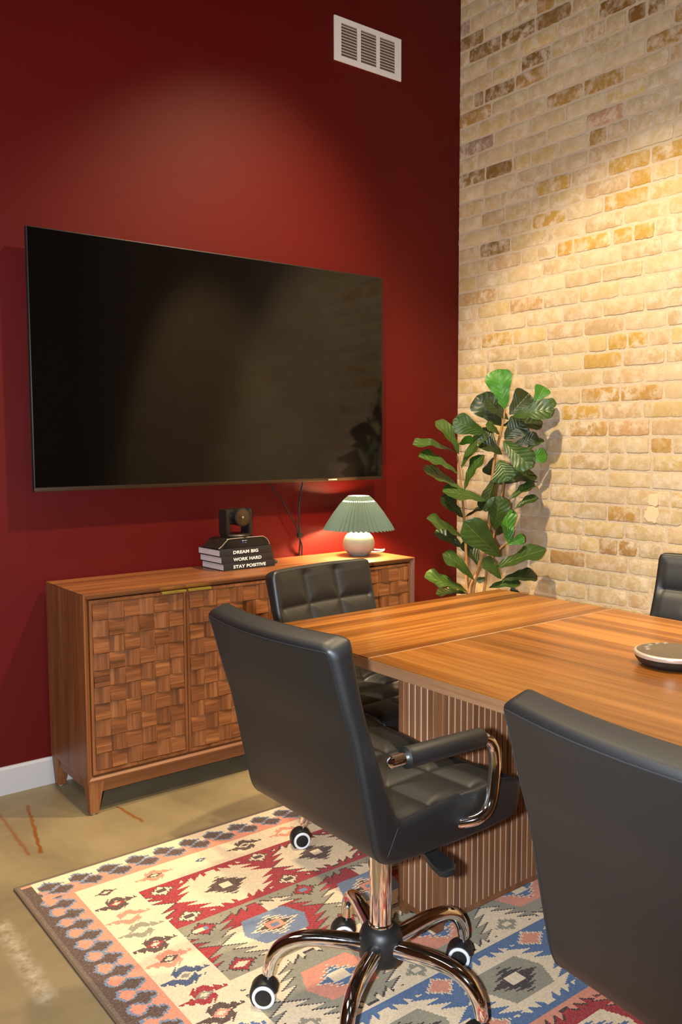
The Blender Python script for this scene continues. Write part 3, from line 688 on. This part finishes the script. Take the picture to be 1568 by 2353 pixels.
# inner field stripes
BANDS = [24.2, 48.7, 77.0, 106.0, 132.0, 158.0, 182.5, 211, 240, 266, 290]
KIND = ['red', 'grey', 'cream', 'blue', 'coral', 'red', 'grey', 'cream', 'blue', 'coral']
rngp = np.random.RandomState(3)
for bi, kd in enumerate(KIND):
    v0, v1 = BANDS[bi], BANDS[bi+1]; inb = (V >= v0) & (V < v1); hv = (v1-v0)/2; dv = V-(v0+v1)/2; adv = np.abs(dv)
    kk = np.floor((U-50+16.5)/33.0); du = (U-50)-kk*33.0; adu = np.abs(du); sg = np.sign(du)
    even = (kk % 2 == 0)
    hexw = 12.0-0.55*adv+4.4*ser(dv, 3.1); top = hv-1.9-2.4*fr(adu/3.1)*(adu > 1.5)
    hexm = inb & (adu < hexw) & (adv < top)
    hexo = inb & (adu < hexw+0.75) & (adv < top+0.7) & ~hexm
    su = np.minimum(np.abs(du-16.5), np.abs(du+16.5)); sv = np.abs(adv-hv*0.70)
    star = su/4.6+sv/3.4-0.30*ser(su, 1.3)
    med = adu/6.6+adv/6.0-0.32*ser(dv, 1.75)
    hex2 = np.maximum(adu/9.6+adv*0.045, adv/6.6)
    put(inb, kd if kd != 'cream' else 'cream')
    if kd == 'red':
        put(hexm, 'cream'); put(hexo & ~even, 'dk')
        put(inb & (med < .78) & (adv < 6), 'brown'); put(inb & (adu < 1.7) & (adv < 1.5) & (med < .5), 'cream')
        put(inb & (star < .72), 'brown'); put(inb & (star < .55), 'cream'); put(inb & (su < 1.5) & (sv < .8), 'brown')
    elif kd == 'grey':
        put(hexo, 'dk'); put(hexm, 'cream'); put(hexm & (((dv < -5) & (du < 2)) | ((du > 5.5) & (dv > -7))) & (hex2 > 1), 'red')
        put(hexm & (hex2 < 1.0), 'bg'); m2 = adu/7.6+adv/5.8-0.4*ser(dv, 1.5)
        put(hexm & (m2 < .62), 'cream'); put(hexm & (m2 < .38), 'brown'); put(hexm & (adu < 2.4) & (adv < 1.8), 'coral'); put(hexm & (adu < 1.1) & (adv < .9), 'bg')
        put(inb & (star < .80), 'dk'); put(inb & (star < .62), 'red'); put(inb & (su/3.2+sv/1.6 < .8) & (dv > 0), 'cream'); put(inb & (su < 1.2) & (sv < .8) & (dv < 0), 'bg')
        put(inb & (star < .62) & (sv < 1) & (kk < 0) & (dv < 0), 'cream')
    elif kd == 'cream':
        put(hexo, 'dk'); put(hexm, 'grey'); put(hexm & (hex2 < 1.02), 'coral'); m2 = adu/7.2+adv/6.0-0.36*ser(dv, 1.6)
        put(hexm & (m2 < .64), 'cream'); put(hexm & (m2 < .52), 'blue'); put(hexm & (adu < 2.6) & (adv < 1.9), 'cream')
        put(inb & (star < .66) & (dv > 0), 'grey'); put(inb & (su < 1.3) & (sv < .8), 'cream')
    elif kd == 'blue':
        put(hexm, 'cream'); put(hexm & (hex2 < 1.0), 'grey'); m2 = adu/8.2+adv/6.4-0.40*ser(dv, 1.7)
        put(hexm & (m2 < .58), 'dk'); put(hexm & (adu < 2.4) & (adv < 1.7), 'cream')
        put(inb & (star < .85), 'cream'); put(inb & (star < .66), 'coral')
    else:
        put(hexo, 'dk'); put(hexm, 'red'); put(hexm & (hex2 < 1.0), 'cream'); m2 = adu/8.0+adv/6.2-0.36*ser(dv, 1.6)
        put(hexm & (m2 < .70), 'blue'); put(hexm & (m2 < .40), 'cream'); put(hexm & (adu < 2) & (adv < 1.5), 'red')
        put(inb & (star < .72), 'cream'); put(inb & (star < .55), 'blue')
# second border
b2 = ((um < 27.6) & (vm > 13)) | ((vm < 24.2) & (um > 13)); b2 &= (um > 12.9) & (vm > 12.9)
put(b2, 'cream')
def hook(mask, u0, v0, c, a=7.0, b_=4.2, inner=None, ic=None, flip=False):
    du, dv = um-u0, vm-v0
    if flip: du, dv = dv, du
    base = np.abs(du)/a+np.abs(dv)/b_
    sd = base-0.30*ser(du+0.5*dv, 2.6)
    ring = (sd > .16) & (sd < .74) & ~((du*dv > 1.2) & (np.abs(dv) < 1.9) & (np.abs(du) > 2.6))
    put(mask & ring, c)
    if inner: put(mask & (base < .36), inner)
    if ic: put(mask & (base < .2), ic)
seq = [(18.7,'brown',None,None,3.4,1.9),(26.4,'brown','red','cream',7.4,4.0),(35.1,'coral','cream',None,7.4,4.2),(43.0,'grey','cream',None,7.6,4.2),(51.6,'brown','red','cream',7.4,4.2),(59.6,'coral','brown','cream',7.6,4.4),(68.4,'navy','cream','grey',7.8,4.6),(77.8,'red','grey','cream',7.6,4.2),(86.0,'brown','coral','cream',7.6,4.4),(95.0,'blue','red','cream',7.6,4.4)]
for rep in range(3):
    for (v0, c, i1, i2, a, b_) in seq:
        vv0 = v0+rep*84.0*(1 if rep else 0)
        if vv0 < RLN*100/2+4: hook(b2 & (um < 27.6), 20.1, vv0, c, a, b_, i1, i2)
for rep in range(2):
    for (u0, c, i1, i2, a, b_) in ((35.6,'coral','brown','cream',7.2,3.6),(51.4,'navy',None,None,2.4,1.2),(67.5,'brown','cream','brown',7.6,4.0),(83.2,'coral','cream',None,7.4,4.0),(99.5,'grey','cream',None,7.2,4.0)):
        hook(b2 & (vm < 24.2) & (um > 27.6), u0+rep*66, 18.2, c, a, b_, i1, i2)
# outer border
b1 = (um < 13.0) | (vm < 13.0); put(b1, 'coral')
top = b1 & (vm < 13.0) & (um > 4); put(top & (vm < 6.6), 'cream'); put(b1 & (vm >= 11.6) & (vm < 13) & (um > 13), 'coral')
noiseU = 0.22*fr(U/1.1)+0.16*fr(V/0.9)
k0 = np.round((um-9.5)/9.15); d1 = np.abs(um-9.5-k0*9.15+1.7)/4.3+np.abs(vm-5.3)/2.7; d2 = np.abs(um-9.5-k0*9.15-1.5)/4.3+np.abs(vm-9.0)/2.7
dd = np.minimum(d1, d2)+noiseU; put(top & (dd < 1.32), 'bg'); put(top & (dd < 1.04), 'brown')
lf = b1 & (um < 13.0) & (vm > 12.0)
put(lf, 'coral'); kv = np.round((vm-17.3)/6.55); dvv = vm-17.3-kv*6.55
edgew = 2.7+1.9*(1-np.abs(dvv)/3.3)+0.6*fr(V/1.0)
put(lf & (um < edgew+0.7), 'bg'); put(lf & (um < edgew-0.3), 'brown')
dl = np.abs(um-8.4)/4.0+np.abs(dvv)/2.9+noiseU; put(lf & (dl < 1.30), 'bg'); put(lf & (dl < 1.0), 'brown')
put(lf & (np.abs(dvv) < .8) & (um < 8), 'brown'); put(lf & (um > 11.9), 'coral')
put((um < 4.2) & (vm > 2.0) & (vm <= 12), 'brown')
put((um < 1.1) | (vm < 0.9), 'edge')
P *= (1+rngp.uniform(-.10, .10, U.shape))[..., None]
nu, nv = len(us), len(vs_)
X, Y = np.meshgrid(RX+us, RY-vs_); Zr = np.full(X.shape, 0.0074)
verts = np.stack([X, Y, Zr], -1).reshape(-1, 3)
idx = np.arange(nu*nv).reshape(nv, nu)
quads = np.stack([idx[:-1,:-1], idx[1:,:-1], idx[1:,1:], idx[:-1,1:]], -1).reshape(-1, 4)
me = bpy.data.meshes.new('rug_pile'); me.vertices.add(len(verts)); me.vertices.foreach_set('co', verts.ravel())
me.loops.add(quads.size); me.loops.foreach_set('vertex_index', quads.ravel())
me.polygons.add(len(quads)); me.polygons.foreach_set('loop_start', np.arange(0, quads.size, 4)); me.polygons.foreach_set('loop_total', np.full(len(quads), 4))
me.update(); me.validate()
ca = me.color_attributes.new('weave', 'FLOAT_COLOR', 'CORNER')
colr = np.concatenate([P.reshape(-1, 3), np.ones((P.shape[0]*P.shape[1], 1))], 1).astype(np.float32)
ca.data.foreach_set('color', np.repeat(colr, 4, axis=0).ravel())
t = NT('woven_wool'); at = t.n('ShaderNodeAttribute'); at.attribute_name = 'weave'; pos = t.n('ShaderNodeNewGeometry').outputs['Position']
sc = t.n('ShaderNodeMapping'); t.l(pos, sc.inputs[0]); sc.inputs['Scale'].default_value = (0.35, 1, 1)
fl_ = t.noise(sc.outputs[0], 420, 3, 0.7); c = t.mix(t.math('MULTIPLY', t.math('SUBTRACT', fl_, 0.48, True), 1.2, True), at.outputs['Color'], (0.62, 0.52, 0.42, 1))
c = t.mix(0.5, c, t.mix(t.noise(pos, 6, 3), (0.94,0.94,0.94,1), (1,1,1,1)), 'MULTIPLY')
t.l(c, t.b.inputs['Base Color']); t.setp(Roughness=0.95); t.b.inputs['Specular IOR Level'].default_value = 0.15; t.b.inputs['Sheen Weight'].default_value = 0.1
t.bump(fl_, 0.5, 0.003)
rug = thing('area_rug', 'flat woven kilim rug with red, blue, grey and cream medallion stripes', 'rug', (0, 0, 0))
link('pile', me, t.m, rug)
m = MB(); e = 0.004
for (x0, x1, y0, y1) in ((RX-e, RX+RWD+e, RY-.003, RY+e), (RX-e, RX+RWD+e, RY-RLN-e, RY-RLN+.003), (RX-e, RX+.003, RY-RLN, RY), (RX+RWD-.003, RX+RWD+e, RY-RLN, RY)): m.box(x0, x1, y0, y1, 0.0, .0078, .002)
m.build('binding', plain('brown_binding', srgb(104, 84, 66), .9), rug)

# ------------------------------------------------------------------ swivel chairs
def shell_paths():
    # local frame: +X forward, column at origin; z for the tallest setting
    O = [(-.309,.937),(-.293,.892),(-.270,.815),(-.244,.735),(-.222,.640),(-.203,.560),(-.190,.512),(-.170,.486),(-.140,.475),(-.06,.471),(.05,.470),(.14,.472),(.20,.478),(.235,.490)]
    I = [(-.252,.955),(-.244,.908),(-.228,.838),(-.210,.775),(-.184,.700),(-.160,.635),(-.142,.590),(-.128,.566),(-.112,.560),(-.05,.566),(.05,.572),(.14,.574),(.21,.566),(.250,.545)]
    return O, I
def resample(pts, n):
    P = [Vector((p[0], 0, p[1])) for p in pts]; C = bez(P, 12); L = [0]
    for a, b_ in zip(C[:-1], C[1:]): L.append(L[-1]+(b_-a).length)
    return C, L
def make_shell(root):
    O, I = shell_paths(); n = 12
    Oc = bez([(p[0],0,p[1]) for p in O], n); Ic = bez([(p[0],0,p[1]) for p in I], n)
    # parameter along the mid line
    M = [(a+b_)/2 for a, b_ in zip(Oc, Ic)]; L = [0]
    for a, b_ in zip(M[:-1], M[1:]): L.append(L[-1]+(b_-a).length)
    T = L[-1]; imit = 7*n; Lm = L[imit]
    def at(tl, path):
        i = max(0, min(len(L)-2, int(np.searchsorted(L, tl))-1)); f = (tl-L[i])/(L[i+1]-L[i]); return path[i].lerp(path[i+1], f)
    HW = 0.234; E = 0.016; R = 0.030
    edge = [0, .0012, .004, .008, .012, .016]
    sl = edge+list(np.linspace(.022, 2*HW-.022, 85))+[2*HW-x for x in edge[::-1]]
    tl = edge+list(np.linspace(.022, Lm-.006, 84))+[Lm]+list(np.linspace(Lm+.006, T-.022, 80))+[T-x for x in edge[::-1]]
    im = tl.index(Lm)
    backL = Lm; rows_b = [0.135, 0.275]; rows_s = [Lm+0.125, Lm+0.25]; cols = [-0.0735, 0.0735]
    def quilt(y, t_):
        g = 0.0
        rr = rows_b if t_ < Lm else rows_s
        for dmin in (min(abs(y-c) for c in cols), min(abs(t_-r) for r in rr)):
            g = max(g, 0.6*math.exp(-dmin/.011)+0.4*math.exp(-(dmin/.030)**2))
        return g
    def pos(s, t_, w):
        y = s-HW; d = min(s, 2*HW-s, t_, T-t_)
        # rounded plan corners
        tt = t_
        for end in (0, 1):
            te = t_ if end == 0 else T-t_
            cy, ct = abs(y)-(HW-R), R-te
            if cy > 0 and ct > 0:
                a, b_ = cy/R, ct/R; yy = HW-R+R*a*math.sqrt(max(0, 1-b_*b_/2)); te2 = R-R*b_*math.sqrt(max(0, 1-a*a/2))
                y = math.copysign(yy, y); tt = te2 if end == 0 else T-te2
        o_, i_ = at(tt, Oc), at(tt, Ic); th = (i_-o_).length
        pull = 0 if d >= E else (E-math.sqrt(max(0, E*E-(E-d)**2)))
        q = 0
        if w == 1 and d > .010:
            q = 0.0150*quilt(y, tt)*min(1, (d-.010)/.02) - 0.005*min(1, (d-.010)/.03)
        elif w == 1: q = 0
        ww = (pull/th) if w == 0 else 1-(pull+q)/th
        p = o_.lerp(i_, ww)
        bow = 0.030*(1-(y/HW)**2)*max(0, 1-tt/(Lm*0.95)) - .008*max(0, 1-tt/(Lm))
        p = p.copy(); p.x -= bow+0.010
        if tt > Lm: p.z -= 0.006*(1-(y/HW)**2)*w
        return (p.x, y, p.z)
    ns, nt = len(sl), len(tl)
    def part(i0, i1, name):
        m = MB(); vs = []
        for w in (0, 1):
            for i in range(i0, i1+1):
                for s in sl: vs.append(pos(s, tl[i], w))
        nr = i1-i0+1; fs = []; off = nr*ns
        for i in range(nr-1):
            for j in range(ns-1):
                a = i*ns+j; fs.append((a, a+1, a+ns+1, a+ns)); b_ = off+a; fs.append((b_+ns, b_+ns+1, b_+1, b_))
            fs.append((i*ns, (i+1)*ns, off+(i+1)*ns, off+i*ns)); a = i*ns+ns-1; fs.append((a+ns, a, off+a, off+a+ns))
        if i0 == 0:
            for j in range(ns-1): fs.append((j+1, j, off+j, off+j+1))
        else:
            for j in range(ns-1): a = (nr-1)*ns+j; fs.append((a, a+1, off+a+1, off+a))
        m.add(vs, fs); return m.build(name, LEATHER, root, angle=70)
    bk = part(0, im, 'backrest'); se = part(im, nt-1, 'seat')
    # stitched seams: rear and front outlines of the back, outline of the seat, side mitres
    k = 4
    def outline(w, i0, i1, close_top):
        lft = [pos(sl[k], tl[i], w) for i in range(i0, i1+1)]; rgt = [pos(sl[-1-k], tl[i], w) for i in range(i0, i1+1)]
        if close_top == 'start': mid = [pos(s, tl[k], w) for s in sl[k+1:-1-k]]; return lft[::-1]+mid+rgt
        mid = [pos(s, tl[-1-k], w) for s in sl[k+1:-1-k]]; return lft+mid+rgt[::-1]
    for ob, w, i0, i1, ct in ((bk, 0, k, im, 'start'), (bk, 1, k, im, 'start'), (se, 1, im, nt-1-k, 'end')):
        m = MB(); pts = outline(w, i0, i1, ct); m.tube(pts, .0011, 5); m.build('seam', THREAD, ob)
    for s in (0, 2*HW):
        p0 = Vector(pos(s, Lm, 0)); p1 = Vector(pos(s, Lm, 1)); m = MB(); m.tube([p0, p1], .0010, 5); m.build('mitre_seam', THREAD, bk)
    return bk, se
def make_chair():
    root = thing('swivel_chair', 'x', 'chair')
    make_shell(root)
    for s in (-1, 1):
        y = s*.258
        path = [(-.170,y,.702),(-.10,y,.7015),(.01,y,.699),(.066,y,.697),(.094,y,.690),(.112,y,.673),(.119,y,.648),(.120,y,.620),(.116,y,.585),(.109,y,.553),(.096,y,.533),(.074,y*.98,.521),(.056,y*.92,.514),(.040,y*.84,.508),(.02,y*.7,.498)]
        path = [(x_-.014, y_, z_) for x_, y_, z_ in path]
        m = MB(); m.tube(bez(path, 5), .0128, 14); ar = m.build('armrest', CHROME, root)
        m = MB(); m.tube([(-.1432,y,.7018),(-.142,y,.7018),(-.139,y,.7018),(-.004,y,.699),(.060,y,.6965),(.064,y,.6960)], [.0195,.0205,.0212,.0212,.0212,.0190], 18); m.build('arm_pad', LEATHER, ar)
        m = MB(); m.tube([(-.148,y,.7019),(-.140,y,.7018)], .0218, 18); m.build('pad_ring', LEATHER, ar)
        m = MB(); m.lathe([(.0125,0),(.0118,-.005),(.007,-.009),(.001,-.0105)], 16, (-.184,y,.702), 'X'); m.build('end_cap', CHROME, ar)
    m = MB(); m.box(-.10, .12, -.09, .09, .442, .472, .01); m.build('tilt_mechanism', BLACKPL, root)
    m = MB(); m.tube([(-.01,-.06,.455),(-.01,-.16,.452)], .006, 8)
    pf = [(.008,-.150),(.012,-.170),(.020,-.190),(.024,-.215),(.023,-.238),(.012,-.246)]; pf = [(-.01+x_, y_) for x_, y_ in pf]+[(-.01-x_, y_) for x_, y_ in pf[::-1]]
    vv_ = [(x_, y_, .456+(y_+.15)*.30) for x_, y_ in pf]+[(x_, y_, .444+(y_+.15)*.30) for x_, y_ in pf]; nn_ = len(pf)
    m.add(vv_, [tuple(range(nn_)), tuple(range(nn_, 2*nn_))[::-1]]+[(q, (q+1) % nn_, nn_+(q+1) % nn_, nn_+q) for q in range(nn_)]); lv = m.build('height_lever', BLACKPL, root)
    m = MB(); m.lathe([(.030,.425),(.033,.428),(.033,.446),(.028,.448)], 24); m.build('column_collar', BLACKPL, root)
    m = MB(); m.lathe([(.0255,.150),(.0255,.440)], 32); m.build('column', CHROME, root)
    m = MB(); m.lathe([(.0285,.192),(.0295,.196),(.0285,.200),(.0255,.201)], 32); m.build('column_ring', CHROME, root)
    m = MB(); m.lathe([(.030,.108),(.044,.110),(.050,.122),(.0515,.150),(.050,.170),(.044,.186),(.034,.194),(.026,.196)], 36); m.build('base_hub', BLACKPL, root)
    cm = {}
    for i in range(5):
        a = math.radians(-2.5+72*i); ca_, sa = math.cos(a), math.sin(a)
        P_ = [(.035,.148),(.09,.155),(.15,.160),(.195,.156),(.230,.140),(.252,.112),(.260,.085),(.261,.074)]
        m = MB(); pts = bez([(r*ca_, r*sa, z) for r, z in P_], 5); nn = len(pts); rad = [.0205-.0065*(j/(nn-1)) for j in range(nn)]
        m.tube(pts, rad, 16); lg = m.build('base_leg', CHROME, root)
        m = MB(); cx_, cy_ = .262*ca_, .262*sa
        m.lathe([(.006,.050),(.006,.066),(.0095,.068),(.0105,.074),(.007,.080)], 14, (cx_, cy_, 0)); m.build('caster_stem', CHROME, lg)
        # caster: hood, twin wheels, white treads
        ax = math.radians(228 + (17*i) % 23 - 11); c0 = Vector((math.cos(ax), math.sin(ax), 0)); fwd = Vector((-c0.y, c0.x, 0)); up = Vector((0,0,1))
        ctr = Vector((cx_, cy_, .0275)) + fwd*(-.008)
        m = MB(); rows = []; nA = 18; a0, a1 = (.35, 3.95)
        for yy, r in ((-.0215,.020),(-.0215,.0315),(-.014,.0345),(.014,.0345),(.0215,.0315),(.0215,.020)):
            rows.append([ctr + c0*yy + (fwd*math.cos(a0+(a1-a0)*q/nA)+up*math.sin(a0+(a1-a0)*q/nA))*r for q in range(nA+1)])
        vs = [p for r_ in rows for p in r_]; fs = []
        for r_ in range(5):
            for q in range(nA): b0 = r_*(nA+1)+q; fs.append((b0, b0+1, b0+nA+2, b0+nA+1))
        m.add(vs, fs); stem = [(cx_, cy_, .030), (cx_, cy_, .062)]; m.tube(stem, .010, 10)
        cs = m.build('caster', BLACKPL, root, angle=60)
        for sd in (-1, 1):
            def disc(prof):
                mm = MB(); vs = []; fs = []; n_ = 28
                for r_, h in prof:
                    for q in range(n_): an = 2*PI*q/n_; vs.append(ctr + c0*(sd*h) + (fwd*math.cos(an)+up*math.sin(an))*r_)
                for j in range(len(prof)-1):
                    for q in range(n_): fs.append((j*n_+q, j*n_+(q+1) % n_, (j+1)*n_+(q+1) % n_, (j+1)*n_+q))
                fs.append(tuple((len(prof)-1)*n_+q for q in range(n_))); mm.add(vs, fs); return mm
            disc([(.0190,.004),(.0262,.006),(.0275,.012),(.0275,.020),(.0265,.0245),(.0225,.0258),(.0195,.0245)]).build('tread', RUBBERW, cs)
            disc([(.0200,.010),(.0198,.0245),(.0185,.0262),(.010,.0270),(.001,.0272)]).build('wheel_cap', BLACKPL, cs)
    return root
UPPER = ('backrest', 'seat', 'armrest', 'tilt_mechanism', 'height_lever', 'column_collar')
LOWER = ('base_leg', 'base_hub', 'caster')
proto = make_chair()
GRP = 'black swivel chairs at the conference table'
def place(o, x, y, deg, dz, base_deg, label, oy=0.0):
    o.location = (x, y, .008); o.rotation_euler = (0, 0, math.radians(deg)); o['label'] = label; o['group'] = GRP
    for ch in o.children:
        n = ch.name.split('.')[0]
        if n in UPPER: ch.location = (0, oy, dz)
        if n in LOWER: ch.rotation_euler.z = math.radians(base_deg-deg)
spots = [(-2.064, -1.803, 0.0, -.006, 0.0, 'black leatherette swivel chair with chrome base and arms, pulled up beside the slatted table leg', 0.010),
         (-1.505, -1.135, -82.5, -.068, 19.0, 'black quilted swivel chair at the table end, in front of the sideboard'),
         (-2.075, -2.680, -5.0, -.008, 40.0, 'black leatherette swivel chair showing only its plain back, at the table side by the speakerphone'),
         (-0.80, -1.785, 182.0, -.04, 11.0, 'black quilted swivel chair on the brick wall side of the table')]
for i, s in enumerate(spots):
    place(proto if i == 0 else copy_tree(proto), *s)

# ------------------------------------------------------------------ fiddle leaf fig
PD = 4.03
def plant_pt(x, y, dd=0.0):
    a = ray(920+x/3.92, 820+y/3.92); k = PD+dd
    for _ in range(40):
        p = CAM+a*k
        if p.x < -0.035 and p.y < -0.035: break
        k -= 0.02
    return p
base = plant_pt(660, 2150); fig = thing('fiddle_leaf_fig', 'tall fiddle leaf fig plant with big green leaves in the corner by the brick wall', 'plant', (base.x, base.y, 0))
FO = Vector(fig.location)
m = MB(); m.lathe([(.12,0),(.135,.01),(.165,.28),(.170,.30),(.158,.30),(.150,.25)], 36); pot = m.build('pot', POTM, fig)
m = MB(); m.lathe([(.151,.245),(.08,.255),(.001,.26)], 28); m.build('soil', SOIL, fig)
for pts, r0, r1 in (([(660,2500),(625,2150),(690,1950),(765,1700),(800,1500),(830,1100),(855,900),(925,600),(945,470)], .0115, .005),
                    ([(640,2500),(612,2120),(598,1850),(575,1450),(550,1150),(515,890)], .009, .004),
                    ([(665,2500),(655,2150),(720,1900),(800,1850),(850,1560)], .009, .004),
                    ([(690,2500),(760,2080),(800,1850),(930,1700),(985,1680)], .007, .004),
                    ([(790,1560),(850,1380),(915,1250),(935,1020)], .006, .004)):
    P_ = [plant_pt(*p)-FO for p in pts]
    if pts[0][1] == 2500: P_[0] = Vector((random.uniform(-.02,.02), random.uniform(-.02,.02), .25))
    C_ = bez(P_, 6); m = MB(); m.tube(C_, [r0+(r1-r0)*i/(len(C_)-1) for i in range(len(C_))], 10); m.build('stem', BARK, fig)
# (base, tip, width in crop px, tone)
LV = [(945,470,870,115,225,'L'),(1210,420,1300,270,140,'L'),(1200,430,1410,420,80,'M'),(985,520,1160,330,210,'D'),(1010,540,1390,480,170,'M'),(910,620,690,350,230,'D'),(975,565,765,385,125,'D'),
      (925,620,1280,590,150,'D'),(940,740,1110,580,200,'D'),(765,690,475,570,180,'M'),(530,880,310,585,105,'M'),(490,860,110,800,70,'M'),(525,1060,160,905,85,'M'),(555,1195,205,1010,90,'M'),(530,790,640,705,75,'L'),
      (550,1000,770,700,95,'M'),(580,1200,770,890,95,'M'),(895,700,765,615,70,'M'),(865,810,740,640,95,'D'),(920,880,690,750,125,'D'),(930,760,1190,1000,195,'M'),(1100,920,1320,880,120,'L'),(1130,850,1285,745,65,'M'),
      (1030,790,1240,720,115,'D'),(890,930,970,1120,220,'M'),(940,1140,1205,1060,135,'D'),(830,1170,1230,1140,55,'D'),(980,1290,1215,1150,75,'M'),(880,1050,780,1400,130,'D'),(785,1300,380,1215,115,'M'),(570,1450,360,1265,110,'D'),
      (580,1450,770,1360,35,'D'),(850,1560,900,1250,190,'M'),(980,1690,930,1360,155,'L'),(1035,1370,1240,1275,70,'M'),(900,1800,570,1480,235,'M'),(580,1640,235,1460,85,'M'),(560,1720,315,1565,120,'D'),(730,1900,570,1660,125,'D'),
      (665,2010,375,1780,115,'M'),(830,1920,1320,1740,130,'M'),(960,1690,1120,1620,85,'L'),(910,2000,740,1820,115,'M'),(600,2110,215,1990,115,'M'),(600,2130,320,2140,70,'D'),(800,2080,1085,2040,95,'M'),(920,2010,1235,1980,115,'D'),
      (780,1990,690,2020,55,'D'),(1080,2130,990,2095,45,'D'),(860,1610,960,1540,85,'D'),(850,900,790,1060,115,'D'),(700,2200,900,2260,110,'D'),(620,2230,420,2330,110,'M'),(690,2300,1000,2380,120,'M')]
rl = random.Random(5)
WPROF = [(0,.05),(.06,.16),(.16,.40),(.30,.52),(.42,.60),(.58,.84),(.72,.99),(.82,1.0),(.91,.82),(.97,.46),(1,.06)]
def wprof(t_):
    for (a, wa), (b_, wb) in zip(WPROF[:-1], WPROF[1:]):
        if a <= t_ <= b_: return wa+(wb-wa)*(t_-a)/(b_-a)
    return 0
for (bx, by, tx_, ty_, wpx, tone) in LV:
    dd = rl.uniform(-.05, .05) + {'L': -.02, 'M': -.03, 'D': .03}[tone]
    B0 = plant_pt(bx, by, 0.4*dd); T0 = plant_pt(tx_, ty_, dd+rl.uniform(-.05, .04))
    ax = T0-B0; Ln = ax.length; ax.normalize()
    view = (CAM-(B0+T0)/2).normalized(); nv_ = (view-ax*view.dot(ax)).normalized(); sd = ax.cross(nv_)
    wproj = 1.1*wpx/3.92/F_PX*PD; wreal = max(wproj, min(Ln*0.56, 0.13)); ph = math.acos(max(.18, min(1, wproj/wreal)))
    cand = [(nv_*math.cos(q)+sd*math.sin(q)) for q in (ph, -ph)]
    nrm = max(cand, key=lambda q: q.z) if tone != 'L' else cand[0]
    sd = ax.cross(nrm)
    m = MB(); nt_ = 14; us_ = (-1, -.66, -.33, -.05, .05, .33, .66, 1); vs = []; uvs = []
    sag = rl.uniform(.02, .10)*Ln; fold = rl.uniform(.10, .28); wav = rl.uniform(.04, .08); fq = rl.uniform(2, 3.2); p0 = rl.uniform(0, 6)
    for i in range(nt_+1):
        t_ = i/nt_; w = wprof(t_)*wreal/2
        for uu in us_:
            off = nrm*(sag*math.sin(PI*t_*0.9) + fold*abs(uu)*w + wav*Ln*0.5*abs(uu)**2*math.sin(fq*2*PI*t_+p0+(2 if uu > 0 else 0))*(wprof(t_)))
            p = B0 + ax*(Ln*t_) + sd*(uu*w) + off
            if p.x > -.012: p.x = -.012
            if p.y > -.012: p.y = -.012
            vs.append(p-FO); uvs.append((t_, uu*.5+.5))
    nu_ = len(us_); fs = [(i*nu_+j, i*nu_+j+1, (i+1)*nu_+j+1, (i+1)*nu_+j) for i in range(nt_) for j in range(nu_-1)]
    me = bpy.data.meshes.new('leaf'); me.from_pydata([tuple(v) for v in vs], [], fs); uvl = me.uv_layers.new(name='UVMap')
    for li, lo in enumerate(me.loops): uvl.data[li].uv = uvs[lo.vertex_index]
    me.polygons.foreach_set('use_smooth', [True]*len(me.polygons))
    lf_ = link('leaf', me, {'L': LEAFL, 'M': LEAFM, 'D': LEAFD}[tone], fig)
